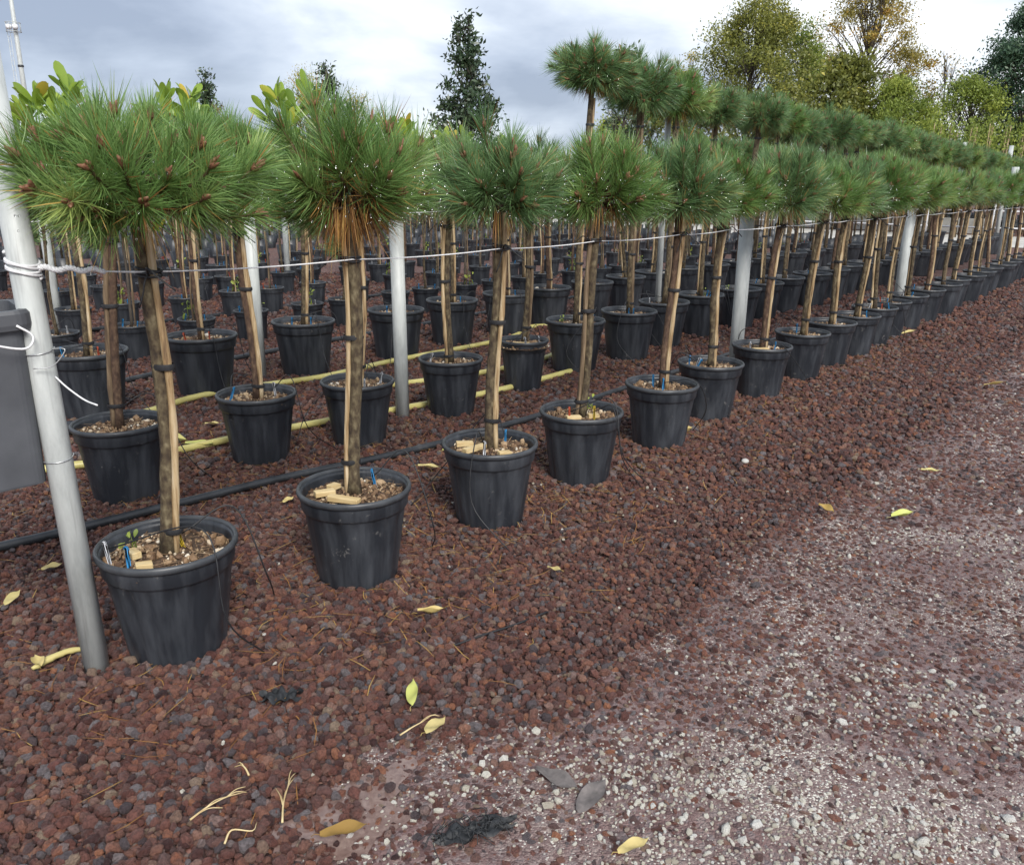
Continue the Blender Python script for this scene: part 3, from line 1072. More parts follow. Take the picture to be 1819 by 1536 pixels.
def drops_mesh(seed, R=0.38, k=260, zlo=-0.08, zhi=0.14, r0=0.0034):
    """Rain drops hanging on needle tips around the lower rim of a crown."""
    rg = np.random.default_rng(seed)
    b = MB()
    a = rg.uniform(0, 2 * pi, k)
    z = rg.uniform(zlo, zhi, k)
    rr_ = R * (1 - 0.25 * np.abs(rg.normal(0, 1, k))) * np.sqrt(np.clip(1 - (z / 0.42) ** 2, 0.1, 1))
    for i_ in range(k):
        r_ = r0 * rg.uniform(0.6, 1.25)
        b.add(ICO_V * r_ * np.array([1, 1, 1.2]) + (rr_[i_] * cos(a[i_]), rr_[i_] * sin(a[i_]), z[i_]), ICO_F)
    return b.mesh("water_drops", ['drop'])


C_NEAR = [
    crown_mesh(1, R=0.375, up=0.225, nshoot=60, per=230, nl=0.135, width=0.0027, droop=0.07, dry=0.03, hang=70, low=-6, mat='needle', budsz=1.5)[0],
    crown_mesh(2, R=0.295, up=0.31, nshoot=38, per=250, nl=0.14, width=0.0027, droop=0.07, dry=0.26, hang=420, mat='needle', low=-5, budsz=1.5)[0],
    crown_mesh(3, R=0.27, up=0.29, nshoot=38, per=230, nl=0.135, width=0.0028, droop=0.09, dry=0.05, hang=60, low=-8, mat='needle_b', budsz=1.45)[0],
    crown_mesh(4, R=0.29, up=0.34, nshoot=42, per=220, nl=0.13, width=0.0028, dry=0.06, hang=90, mat='needle', low=-14, budsz=1.45)[0],
    crown_mesh(5, R=0.28, up=0.30, nshoot=38, per=220, nl=0.135, width=0.0030, dry=0.08, hang=50, low=-8, mat='needle_b', budsz=1.4)[0],
    crown_mesh(6, R=0.29, up=0.30, nshoot=38, per=220, nl=0.135, width=0.0030, dry=0.14, hang=110, mat='needle', low=-10, budsz=1.4)[0],
    crown_mesh(7, R=0.30, up=0.27, nshoot=34, per=230, nl=0.14, width=0.0031, dry=0.10, hang=60, mat='needle', low=-4, budsz=1.4)[0],
    crown_mesh(8, R=0.26, up=0.33, nshoot=40, per=220, nl=0.13, width=0.0031, dry=0.20, hang=200, mat='needle_b', low=-12, budsz=1.4)[0],
    crown_mesh(9, R=0.31, up=0.30, nshoot=36, per=230, nl=0.14, width=0.0031, dry=0.05, hang=40, mat='needle', low=-9, budsz=1.4)[0],
]
C_TALL = [
    crown_mesh(21, R=0.290, up=0.28, nshoot=56, per=190, nl=0.13, width=0.0034, droop=0.30, low=-10, dry=0.12, hang=110, mat='needle_b', budsz=1.3)[0],
    crown_mesh(22, R=0.305, up=0.30, nshoot=54, per=190, nl=0.13, width=0.0034, droop=0.28, low=-16, dry=0.08, hang=80, mat='needle_b', budsz=1.3)[0],
    crown_mesh(23, R=0.290, up=0.30, nshoot=52, per=190, nl=0.13, width=0.0034, droop=0.30, low=-18, dry=0.14, hang=100, mat='needle', budsz=1.3)[0],
]
DROPS = [drops_mesh(300 + i_, R=0.36) for i_ in range(3)]

# ------------------------------------------------------------------ stems, canes, ties, pegs


def stem_path(h, z0, lean, bend, seed):
    rg = np.random.default_rng(seed)
    k = 14
    u = np.linspace(0, 1, k)
    ph = rg.uniform(0, 6, 2)
    x = lean[0] * u + bend * np.sin(u * 2.6 + ph[0]) * np.sin(pi * u)
    y = lean[1] * u + bend * np.sin(u * 2.2 + ph[1]) * np.sin(pi * u)
    return np.stack([x, y, z0 + h * u], -1)


STEM = {}


def stem_mesh(kind, seed, h, z0, lean, r=0.021, mat='bark', flare=1.25):
    rg = np.random.default_rng(seed + 900)
    p = stem_path(h, z0, lean, 0.022, seed)
    u = np.linspace(0, 1, len(p))
    rad = r * (1.0 - 0.12 * u + (flare - 1) * np.exp(-((u - 1) / 0.05) ** 2) + 0.25 * np.exp(-(u / 0.04) ** 2))
    rad = rad * (1 + rg.normal(0, 0.06, len(p)))
    b = MB()
    b.add(*tube_geo(p, rad, 12, wob=0.03, rg=rg))
    return b.mesh("trunk", [mat]), p


def cane_mesh(seed, p, h, side, r=0.0115, mat='cane'):
    """A split cane standing against the stem."""
    rg = np.random.default_rng(seed + 500)
    k = 16
    u = np.linspace(0, 1, k)
    hs = p[0][2] - 0.02 + (h + 0.02) * u
    sx = np.interp(hs, p[:, 2], p[:, 0])
    sy = np.interp(hs, p[:, 2], p[:, 1])
    off = 0.029
    path = np.stack([sx + side[0] * off, sy + side[1] * off, hs], -1)
    rad = r * (1 + rg.normal(0, 0.07, k))
    for kn in (3, 6, 9, 13):
        rad[kn] *= 1.22
    b = MB()
    b.add(*tube_geo(path, rad, 8, wob=0.05, rg=rg))
    return b.mesh("cane", [mat])


def tie_mesh():
    b = MB()
    th = np.arange(20) * 2 * pi / 20
    prof = [(0, 1.0, 0.012), (0, 1.06, 0.0), (0, 1.0, -0.012)]
    vv = []
    for (_, k_, z) in prof:
        for t in th:
            vv.append((0.0375 * k_ * cos(t) + 0.0125, 0.0245 * k_ * sin(t), z * 0.8))
    i_, j_ = np.meshgrid(np.arange(2), np.arange(20), indexing='ij')
    a = i_ * 20 + j_
    c = i_ * 20 + (j_ + 1) % 20
    b.add(vv, np.stack([a, c, c + 20, a + 20], -1).reshape(-1, 4))
    return b.mesh("tie", ['black'])


def knot_mesh(seed):
    """String tie: several loose black turns round the stem with a twisted tail."""
    rg = np.random.default_rng(seed)
    b = MB()
    for q in range(5):
        th = np.linspace(0, 2 * pi, 22)
        z = rg.normal(0, 0.008) + 0.006 * np.sin(th + rg.uniform(0, 6))
        path = np.stack([0.041 * np.cos(th) + 0.013, 0.030 * np.sin(th), z], -1)
        b.add(*tube_geo(path, 0.0032, 5))
    t0 = np.array([0.03, -0.028, 0])
    pth = curve_pts([t0, t0 + (0.02, -0.03, 0.02), t0 + (0.06, -0.03, -0.012), t0 + (0.10, -0.02, -0.045)], 12)
    b.add(*tube_geo(pth, 0.003, 5))
    pth = curve_pts([t0, t0 + (0.0, -0.02, -0.02), t0 + (-0.008, -0.025, -0.06), t0 + (-0.022, -0.03, -0.10)], 12)
    b.add(*tube_geo(pth, 0.0028, 5))
    return b.mesh("string_tie", ['black'])


TIE = tie_mesh()
KNOT = [knot_mesh(i_) for i_ in range(3)]


def peg_mesh(mat):
    b = MB()
    v, f = box_geo(0.012, 0.009, 0.09, 0.0015)
    b.add(v + (0, 0, 0.03), f)
    v, f = box_geo(0.020, 0.005, 0.010, 0.001)
    b.add(v + (0, 0, 0.066), f)
    return b.mesh("drip_peg", [mat])


PEG = {c: peg_mesh(c) for c in ('blue', 'red', 'yellow', 'tag')}


def drip_mesh(pts, r=0.0028):
    return tmesh("drip_tube", curve_pts(pts, 22), r, 'black', 5)


WEDGE = []
for i_ in range(4):
    rg_ = np.random.default_rng(70 + i_)
    b = MB()
    L_ = (0.05, 0.13, 0.08, 0.06)[i_]
    v, f = box_geo(L_, 0.032, 0.024, 0.002)
    v[v[:, 0] > 0, 2] *= 0.75
    v[v[:, 0] > 0, 1] *= 1.15
    b.add(v, f)
    WEDGE.append(b.mesh("wood_block", ['wood'], smooth=False))


def sprout_mesh(seed, k=9, size=0.03, h=0.06, mat='lime_leaf'):
    rg = np.random.default_rng(seed)
    b = MB()
    for i_ in range(k):
        leaf_geo(b, rg, np.array([rg.normal(0, 0.02), rg.normal(0, 0.02), rg.uniform(0.01, h)]), nrm(rg.normal(size=3) + np.array([0, 0, 0.8])), size * rg.uniform(0.6, 1.2), 0.5, rg.random())
    b.add(*tube_geo([(0, 0, 0), (0.003, 0.002, h * 0.5), (0, 0, h)], [0.003, 0.002, 0.001], 5), tint=0.3)
    return b.mesh("weed", [mat])


def leaf_geo(b, rg, pos, d, L_, asp, tint, mat=0, fold=0.25, bend=0.25):
    """One broad leaf: midrib plus two sides, pointed, folded and arched (8 triangles)."""
    side = nrm(np.cross(d, nrm(rg.normal(size=3))))
    nor = np.cross(side, d)
    if nor[2] < 0:
        side, nor = -side, -nor
    W = L_ * asp * 0.5
    def pt(u, s):
        return pos + d * L_ * u + side * s * W - nor * (bend * L_ * u * u) + nor * abs(s) * fold * W
    us = (0.0, 0.28, 0.55, 0.78, 0.93)
    ws = (0.06, 0.62, 0.98, 0.95, 0.55)
    v = [q for u_, w_ in zip(us, ws) for q in (pt(u_, -w_), pt(u_, 0), pt(u_, w_))] + [pt(1.0, 0)]
    qd = [(3 * k_ + c_, 3 * k_ + c_ + 1, 3 * k_ + c_ + 4, 3 * k_ + c_ + 3) for k_ in range(4) for c_ in (0, 1)]
    b.add(v, [np.array(qd), np.array([(12, 13, 15), (13, 14, 15)])], mat, tint)



SPROUT = [sprout_mesh(31), sprout_mesh(32, 14, 0.035, 0.09)]

# ------------------------------------------------------------------ potted pines


def pine(s, t, label, group, i_, crown, style='low', head=1.44, detail=2, rg=None, yaw=None, lean=(0, 0), cane_side=None, cscale=1.0, caneh=None, pegs=None, wood=(), stemr=0.021, sz=1.0, name="potted_pine"):
    x, y = xy(s, t)
    root = link(name, None, None, (x, y, 0), (0, 0, 0))
    root.empty_display_size = 0.1
    tag(root, label, "potted pine", group)
    big = style == 'tall'
    rz = rg.uniform(0, 2 * pi)
    pb, pr = (GB, GR) if big and rg.random() < 0.6 else ((BB, BR) if big else (PB, PR))
    zs = 0.40 if big else 0.35
    pot = link("plant_pot", pb, root, rot=(0, 0, rz), scale=(sz, sz, 1))
    link("rim", pr, pot)
    link("potting_mulch", (MUL_B[i_ % 3] if big else MUL[i_ % 4]), root, rot=(0, 0, rz * 1.7))
    z0 = zs + 0.005
    st_, p = stem_mesh(style, i_ * 7 + 3, head - z0, z0, lean, r=stemr, mat='bark' if rg.random() < 0.6 else 'bark_red', flare=1.5 if big else 1.25)
    link("trunk", st_, root)
    if cane_side is None:
        a = rg.uniform(-0.5, 0.5) + (0 if rg.random() < 0.6 else pi)
        cane_side = (cos(a), sin(a))
    if caneh is None:
        caneh = (head - z0) * (0.97 if not big else 0.93)
    link("cane", cane_mesh(i_ * 3 + 1, p, caneh, cane_side, r=rg.uniform(0.010, 0.0135), mat='cane' if rg.random() < 0.7 else 'stake'), root)
    ca = math.atan2(cane_side[1], cane_side[0])

    def on_stem(z):
        return (float(np.interp(z, p[:, 2], p[:, 0])), float(np.interp(z, p[:, 2], p[:, 1])), z)
    zz = [0.52 - 0.06 + (0.05 if big else 0), 0.97] + ([1.62, 2.05] if big else [])
    if detail >= 1:
        for z in zz:
            if z < head - 0.1:
                link("tie", TIE, root, on_stem(z + rg.normal(0, 0.03)), (0, 0, ca))
        link("string_tie", KNOT[i_ % 3], root, on_stem(1.285 if not big else 1.40), (0, 0, ca))
    cr_ = link("crown", crown, root, (p[-1][0], p[-1][1], head), (rg.normal(0, 0.05), rg.normal(0, 0.05), rg.uniform(0, 2 * pi) if yaw is None else yaw), (cscale * rg.uniform(0.93, 1.1), cscale * rg.uniform(0.93, 1.1), cscale * rg.uniform(0.9, 1.08)) if yaw is None else (cscale,) * 3)
    link("water_drops", DROPS[i_ % 3], cr_, scale=(1.0 if not big else 0.88,) * 3)["kind"] = "stuff"
    if detail >= 2:
        if pegs is None:
            pegs = [(rg.choice(['blue', 'blue', 'blue', 'red', 'tag']), rg.uniform(0, 2 * pi), rg.uniform(0.08, 0.16)) for _ in range(int(rg.integers(1, 4)))]
        for c, a, rr_ in pegs:
            link("drip_peg", PEG[c], root, (rr_ * cos(a), rr_ * sin(a), zs + 0.012), (rg.normal(0, 0.15), rg.normal(0, 0.15), rg.uniform(0, 3)))
            if rg.random() < 0.8:
                e = rg.uniform(0, 2 * pi)
                R_ = 0.25 * (1.15 if big else 1)
                p0 = np.array([rr_ * cos(a), rr_ * sin(a), zs + 0.06])
                am = (a + e) / 2 if abs(a - e) < pi else e
                p1 = np.array([R_ * 0.9 * cos(am), R_ * 0.9 * sin(am), zs + rg.uniform(0.08, 0.16)])
                p2 = np.array([R_ * 1.25 * cos(e), R_ * 1.25 * sin(e), zs * 0.6])
                p3 = np.array([R_ * rg.uniform(1.3, 1.9) * cos(e + 0.5), R_ * rg.uniform(1.3, 1.9) * sin(e + 0.5), 0.012])
                link("drip_tube", drip_mesh([p0, p1, p2, p3]), root)
        for (w_, wx, wy, wr) in wood:
            link("wood_block", WEDGE[w_], root, (wx, wy, zs + 0.028), (0, 0, wr))
        if rg.random() < 0.3:
            a = rg.uniform(0, 2 * pi)
            link("weed", SPROUT[i_ % 2], root, (0.12 * cos(a), 0.12 * sin(a), zs + 0.01))
    return root


rgp = np.random.default_rng(5)
NEAR = {
    0: dict(lean=(0.03, 0.0), cane_side=(0.98, -0.2), head=1.50, yaw=0.3, pegs=[('blue', -2.2, 0.14), ('yellow', 0.75, 0.05), ('tag', -2.6, 0.18)], wood=[(0, -0.015, -0.15, 0.5), (3, -0.09, -0.06, 2.4)], stemr=0.024),
    1: dict(lean=(0.03, 0.0), cane_side=(-0.98, -0.2), head=1.48, yaw=1.2, pegs=[('blue', 0.9, 0.11), ('blue', 1.9, 0.15)], wood=[(1, -0.02, -0.11, -0.3), (2, -0.11, -0.04, 0.5), (0, -0.09, 0.03, 1.0)], stemr=0.025),
    2: dict(lean=(0.03, 0.0), cane_side=(0.97, -0.25), head=1.47, yaw=2.0, pegs=[('blue', 0.8, 0.10), ('tag', -1.8, 0.10)], wood=[(1, -0.07, -0.05, 0.8), (2, -0.12, 0.02, 0.2), (3, 0.07, -0.12, 0.4)]),
    3: dict(lean=(0.06, 0.0), cane_side=(-0.97, -0.25), head=1.47, yaw=0.9, pegs=[('red', -2.2, 0.12), ('yellow', -0.9, 0.10)], wood=[(2, -0.05, -0.09, 0.3), (3, 0.06, -0.05, 0.2)]),
    4: dict(lean=(0.03, 0.0), cane_side=(0.95, -0.3), head=1.46, yaw=0.1, pegs=[('blue', -1.6, 0.06), ('blue', 2.5, 0.06)]),
}
for i_, (s_, t_) in enumerate(ROW1):
    kw = dict(NEAR.get(i_, {}))
    kw.setdefault('head', 1.45 + rgp.uniform(-0.03, 0.05))
    kw.setdefault('lean', (rgp.normal(0.02, 0.03), rgp.normal(0, 0.02)))
    if i_ in (6, 12, 17):
        kw['wood'] = [(1, -0.04, -0.09, 0.3)]
    lab = f"mop-headed pine in black pot, {ORD[i_]} from the leaning pole in the row along the road"
    pine(s_, t_, lab, "mop-headed pines in the row along the road", i_, C_NEAR[i_] if i_ < 6 else C_NEAR[int(rgp.integers(1, 9))], detail=2 if i_ < 14 else 1, rg=rgp, cscale=1.0 if i_ < 4 else rgp.uniform(0.98, 1.14), **kw)
for i_, (s_, t_) in enumerate(ROW2S):
    lab = f"mop-headed pine in black pot, {ORD[i_]} of the short ones in the second row behind"
    pine(s_, t_, lab, "short pines of the second row", 40 + i_, C_NEAR[(6, 8, 7, 5, 4)[i_]], detail=2, rg=rgp, head=1.49 + rgp.uniform(-0.03, 0.05),
         lean=((0.10, -0.03, 0.03, 0.0, 0.02)[i_], 0), wood=[(1, -0.02, -0.09, 0.1)] if i_ == 4 else (), sz=1.0 if i_ < 4 else 0.86, cscale=1.12)
for i_, (s_, t_) in enumerate(ROW2T):
    lab = f"tall-stemmed pine in large black pot, {ORD[i_]} of the tall ones in the second row"
    pine(s_, t_, lab, "tall-stemmed pines of the second row", 60 + i_, C_TALL[i_ % 3], 'tall', detail=2 if i_ < 8 else 1, rg=rgp,
         head=(2.36 if i_ == 0 else 2.28 - 0.008 * i_ + rgp.normal(0, 0.035)), lean=(0.07 if i_ == 0 else rgp.normal(0.03, 0.04), rgp.normal(0, 0.03)), stemr=0.024, name="tall_potted_pine")
for i_, (s_, t_) in enumerate(ROW3P):
    lab = f"tall-stemmed pine in large black pot, {ORD[i_]} in the third row behind the others"
    pine(s_, t_, lab, "tall-stemmed pines of the third row", 100 + i_, C_TALL[(i_ + 1) % 3], 'tall', detail=1, rg=rgp,
         head=1.93 + rgp.normal(0, 0.06) + (0.0 if i_ > 3 else -0.45), lean=(rgp.normal(0, 0.04), rgp.normal(0, 0.03)), stemr=0.023, name="tall_potted_pine")

# ------------------------------------------------------------------ potted magnolias (third row) and the young trees behind


def magnolia_crown(seed, top, spread, nw, z0, L_=0.155, mat='mag_leaf'):
    """Branches with whorls of big leaves at their ends; origin on the ground."""
    rg = np.random.default_rng(seed)
    b = MB()
    for q in range(nw):
        u = (q + 0.6) / nw
        a = q * 2.4 + rg.normal(0, 0.3)
        r_ = spread * (1 - 0.55 * u) * rg.uniform(0.5, 1.1)
        z = z0 + (top - z0 - L_ * 0.8) * u
        tip = np.array([r_ * cos(a), r_ * sin(a), z])
        base = np.array([0, 0, max(z0 - 0.15, z - 0.12 - r_ * 0.8)])
        mid = (tip + base) / 2 + np.array([0.25 * tip[0], 0.25 * tip[1], -0.05])
        us = np.linspace(0, 1, 6)[:, None]
        p = (1 - us) ** 2 * base + 2 * us * (1 - us) * mid + us ** 2 * tip
        b.add(*tube_geo(p, np.linspace(0.006, 0.003, 6), 5), mat=1)
        ax = nrm(nrm(p[-1] - p[-2]) + np.array([0, 0, 0.8]))
        wt = rg.normal(0.5, 0.12)
        for j_ in range(int(rg.integers(10, 16))):
            th = rg.uniform(0, 2 * pi)
            sd = nrm(np.cross(ax, nrm(rg.normal(size=3))))
            sp = radians(rg.uniform(12, 62))
            d = ax * cos(sp) + sd * sin(sp)
            pos = p[-1] - ax * rg.uniform(0, 0.11)
            leaf_geo(b, rg, pos, d, L_ * rg.uniform(0.75, 1.15), rg.uniform(0.30, 0.38), float(np.clip(wt + rg.normal(0, 0.14), 0, 0.93)) if rg.random() > 0.03 else 1.0, fold=0.22, bend=rg.uniform(0.0, 0.18))
    return b.mesh("crown", [mat, 'twig'])


rgm = np.random.default_rng(9)
MAG = [(2.22, 0.30), (2.26, 0.36), (2.36, 0.42), (2.16, 0.38), (2.10, 0.36), (2.06, 0.36)]
for i_, (s_, t_) in enumerate(ROW3M):
    x, y = xy(s_, t_)
    root = link("potted_magnolia", None, None, (x, y, 0))
    tag(root, f"leafy bright green magnolia in wide black pot, {ORD[i_]} in the third row", "potted magnolia", "magnolias in the third row")
    rz = rgm.uniform(0, 6)
    pot = link("plant_pot", BB, root, rot=(0, 0, rz))
    link("rim", BR, pot)
    link("potting_mulch", MUL_B[i_ % 3], root, rot=(0, 0, rz))
    st_, p = stem_mesh('mag', 700 + i_, 1.62, 0.40, (rgm.normal(0, 0.02), 0), 0.021, 'bark_red' if i_ % 2 else 'bark', 0.8)
    link("trunk", st_, root)
    a = rgm.uniform(-0.6, 0.6)
    link("cane", cane_mesh(800 + i_, p, 1.3, (cos(a), sin(a)), 0.012), root)
    for z in (0.5, 1.0, 1.4):
        link("tie", TIE, root, (float(np.interp(z, p[:, 2], p[:, 0])), float(np.interp(z, p[:, 2], p[:, 1])), z), (0, 0, a))
    link("crown", magnolia_crown(50 + i_, MAG[i_][0], MAG[i_][1], 22, 1.45), root)
    for c, an in ((('blue', -2.3), ('red', -0.6)) if i_ < 2 else (('blue', -2.0), ('blue', -0.9))) if i_ != 1 else (('red', -2.0), ('red', -0.8)):
        link("drip_peg", PEG[c], root, (0.15 * cos(an), 0.15 * sin(an), 0.42), (rgm.normal(0, .1), rgm.normal(0, .1), an))
        e = rgm.uniform(-3, 0)
        link("drip_tube", drip_mesh([(0.15 * cos(an), 0.15 * sin(an), 0.47), (0.24 * cos(e), 0.24 * sin(e), 0.53), (0.34 * cos(e), 0.34 * sin(e), 0.22), (0.5 * cos(e), 0.5 * sin(e), 0.01)]), root)


def small_crown(seed, zc, rx, rz_, k, L_, asp, mat):
    """Loose crown of small leaves on thin twigs; origin on the ground."""
    rg = np.random.default_rng(seed)
    b = MB()
    ncl = 16
    for q in range(ncl):
        dvec = nrm(rg.normal(size=3))
        c = np.array([dvec[0] * rx, dvec[1] * rx, zc + dvec[2] * rz_]) * np.array([rg.uniform(.5, 1)] * 2 + [1])
        base = np.array([0, 0, zc - rz_ * 0.9 + 0.5 * max(0, c[2] - zc)])
        b.add(*tube_geo(np.linspace(base, c, 4), [0.004, 0.003, 0.003, 0.002], 4), mat=1)
        for j_ in range(k // ncl):
            leaf_geo(b, rg, c + rg.normal(0, 0.075, 3), nrm(rg.normal(size=3) + np.array([0, 0, 0.5])), L_ * rg.uniform(0.6, 1.2), asp, float(np.clip(rg.normal(0.5, 0.2), 0, 1)), fold=0.2, bend=0.1)
    return b.mesh("crown", [mat, 'twig'])


FIELD = []
for i_ in range(3):
    FIELD.append(('olive_leaved_tree', small_crown(400 + i_, 1.50, 0.24, 0.34, 380, 0.05, 0.34, 'olive_leaf'), "slender young tree with small olive-green leaves"))
for i_ in range(2):
    FIELD.append(('young_magnolia', magnolia_crown(420 + i_, 1.98, 0.26, 9, 1.25, 0.14), "young magnolia with broad bright leaves"))
FIELD.append(('dark_leaved_tree', small_crown(430, 1.45, 0.22, 0.40, 340, 0.06, 0.45, 'dark_leaf'), "slender young tree with dark glossy leaves"))
FIELD.append(('dwarf_pine', crown_mesh(440, R=0.16, up=0.2, nshoot=22, per=110, nl=0.12, width=0.003, mat='needle_b', low=-10)[0], "young long-needled pine on a short stem"))
FSTEM = []
for i_ in range(4):
    me, p = stem_mesh('f', 950 + i_, 1.0 + 0.12 * i_, 0.265, (rgm.normal(0, 0.02), rgm.normal(0, 0.02)), 0.013 + 0.003 * (i_ % 2), ('bark', 'bark_red', 'tree_bark', 'bark')[i_], 1.0)
    FSTEM.append((me, cane_mesh(960 + i_, p, 0.9 + 0.1 * i_, (0.9, -0.4), 0.0085, 'cane' if i_ % 2 else 'stake')))
rgf = np.random.default_rng(21)
row_t = -7.35
row_i = 4
far_list = []
while row_t > -38:
    s_ = max(2.2, -row_t / 2.95 - 0.6)
    k_in_row = 0
    kind_row = rgf.integers(0, 7)
    while s_ < 26.0:
        x, y = xy(s_ + rgf.normal(0, 0.06), row_t + rgf.normal(0, 0.06))
        if row_t > -14.6 and s_ < 20.5:
            kk = int(kind_row if rgf.random() < 0.65 else rgf.integers(0, 7))
            nm, cme, lb = FIELD[kk]
            root = link(nm, None, None, (x, y, 0), (0, 0, rgf.uniform(0, 2 * pi)))
            tag(root, f"{lb} in small black pot, {ORD[row_i - 1]} row from the road", "young tree", f"{nm.replace('_', ' ')} plants in the {ORD[row_i - 1]} row")
            pot = link("plant_pot", SB, root)
            link("rim", SR, pot)
            link("potting_mulch", MUL_S[k_in_row % 2], root)
            st_i = int(rgf.integers(0, 4))
            sx = 1.0
            if nm == 'dwarf_pine':
                link("trunk", FSTEM[st_i][0], root, (0, 0, 0.12), scale=(1, 1, 0.55))
                link("crown", cme, root, (0, 0, 0.82))
            else:
                hs = rgf.uniform(0.88, 1.05)
                link("trunk", FSTEM[st_i][0], root, scale=(1, 1, 1.05))
                link("cane", FSTEM[st_i][1], root)
                link("crown", cme, root, scale=(1, 1, hs))
            if row_i < 9:
                for q in range(2):
                    a = rgf.uniform(0, 6.28)
                    link("drip_peg", PEG[str(rgf.choice(['blue', 'blue', 'red', 'tag']))], root, (0.11 * cos(a), 0.11 * sin(a), 0.275), (rgf.normal(0, .15), rgf.normal(0, .15), a))
                e = rgf.uniform(0, 6.28)
                if rgf.random() < 0.6:
                    link("drip_tube", drip_mesh([(0.1, 0, 0.3), (0.17 * cos(e), 0.17 * sin(e), 0.40), (0.26 * cos(e), 0.26 * sin(e), 0.2), (0.4 * cos(e), 0.4 * sin(e), 0.01)]), root)
                if rgf.random() < 0.35:
                    link("weed", SPROUT[k_in_row % 2], root, (0.06, -0.05, 0.28), scale=(1.6, 1.6, 2.0))
        else:
            far_list.append((x, y))
        k_in_row += 1
        s_ += 0.64 + rgf.normal(0, 0.03)
    row_t -= 1.5
    row_i += 1

# farther stock: one mass of pots, stems and leaves
b = MB()
rgs = np.random.default_rng(33)
for x, y in far_list + [(*xy(rgs.uniform(35, 60), rgs.uniform(-55, -3)),) for _ in range(420)]:
    hh_ = rgs.uniform(1.3, 2.0)
    v, f = lathe_geo([(0.13, 0), (0.18, 0.31), (0.155, 0.31), (0.15, 0.26), (0.0, 0.27)], 10)
    b.add(v + (x, y, 0), f, 0)
    a = rgs.normal(0, 0.03, 2)
    b.add(*tube_geo([(x, y, 0.25), (x + a[0], y + a[1], hh_)], [0.018, 0.012], 5), mat=1)
    if rgs.random() < 0.7:
        b.add(*tube_geo([(x + .03, y, 0.25), (x + a[0] + .02, y + a[1], hh_ * 0.85)], [0.011, 0.011], 4), mat=2)
    tb = rgs.normal(0.5, 0.15)
    cpos = np.array([x + a[0], y + a[1], hh_])
    K = 55
    pos = cpos + rgs.normal(size=(K, 3)) * (0.17, 0.17, 0.24)
    d = nrm(rgs.normal(size=(K, 3)) + (0, 0, 0.4))
    sd = nrm(np.cross(d, rgs.normal(size=(K, 3))))
    L_ = rgs.uniform(0.05, 0.12, K)[:, None]
    V = np.stack([pos, pos + d * L_ * .5 + sd * L_ * .22, pos + d * L_, pos + d * L_ * .5 - sd * L_ * .22], 1).reshape(-1, 3)
    q0 = np.arange(K)[:, None] * 4 + np.arange(4)
    b.add(V, q0, 3 if rgs.random() < 0.75 else 4, np.repeat(np.clip(rgs.normal(tb, 0.15, K), 0, 1), 4))
o = link("distant_stock", b.mesh("distant_stock", ['pot', 'bark', 'cane', 'olive_leaf', 'dark_leaf']))
tag(o, "mass of far potted young trees filling the back of the nursery", "nursery stock", kind="stuff")

# ------------------------------------------------------------------ steel posts, strings, wires


def post(x, y, h, r, label, lean=(0, 0), seg=20, group="galvanised steel posts between the rows"):
    me = tmesh("steel_post", [(0, 0, -0.05), (lean[0] * 0.5, lean[1] * 0.5, h / 2), (lean[0], lean[1], h)], r, 'steel', seg)
    o = link("steel_post", me, None, (x, y, 0))
    return tag(o, label, "post", group)


root = link("leaning_pole", None, None, (-1.365, 2.385, 0))
tag(root, "pale galvanised steel pole, slightly leaning, wound with white string at the row end", "pole")
link("tube", tmesh("tube", [(0, 0, -0.05), (-0.028, 0, 1.0), (-0.055, 0, 2.0)], 0.0385, 'steel', 28), root)


def pole_at(z):
    return np.array([-0.028 * z, 0, z])


b = MB()
th = np.linspace(0, 2 * pi * 4.6, 120)
z = 1.292 + 0.045 * np.linspace(0, 1, 120) + 0.008 * np.sin(th * 0.5) - 0.013 * np.cos(th)
b.add(*tube_geo(np.stack([-0.028 * 1.31 + 0.0425 * np.cos(th), 0.0425 * np.sin(th), z], -1), 0.0042, 6))
link("string_winding", b.mesh("string_winding", ['string']), root)
for z, tilt in ((1.065, 0.010), (0.735, 0.008)):
    th = np.linspace(0, 2 * pi, 30)
    c = pole_at(z)
    path = np.stack([c[0] + 0.0415 * np.cos(th), 0.0415 * np.sin(th), z + tilt * np.cos(th) + 0.004 * np.sin(2 * th)], -1)
    link("wire_loop", tmesh("wire_loop", path, 0.0018, 'wire', 6), root)
p0 = pole_at(1.07) + (0.044, -0.012, 0.008)
link("wire_end", tmesh("wire_end", curve_pts([p0, p0 + (0.045, -0.02, 0.006), p0 + (0.048, -0.022, -0.006), p0 + (0.012, -0.03, -0.045), p0 + (-0.035, -0.045, -0.05)], 20), 0.0017, 'wire', 6), root)
p0 = pole_at(0.995) + (0.04, -0.01, 0.0)
link("wire_end", tmesh("wire_end", curve_pts([p0, p0 + (0.05, -0.03, -0.028), p0 + (0.11, -0.06, -0.055), p0 + (0.16, -0.09, -0.062)], 20), 0.0026, 'string', 6), root)

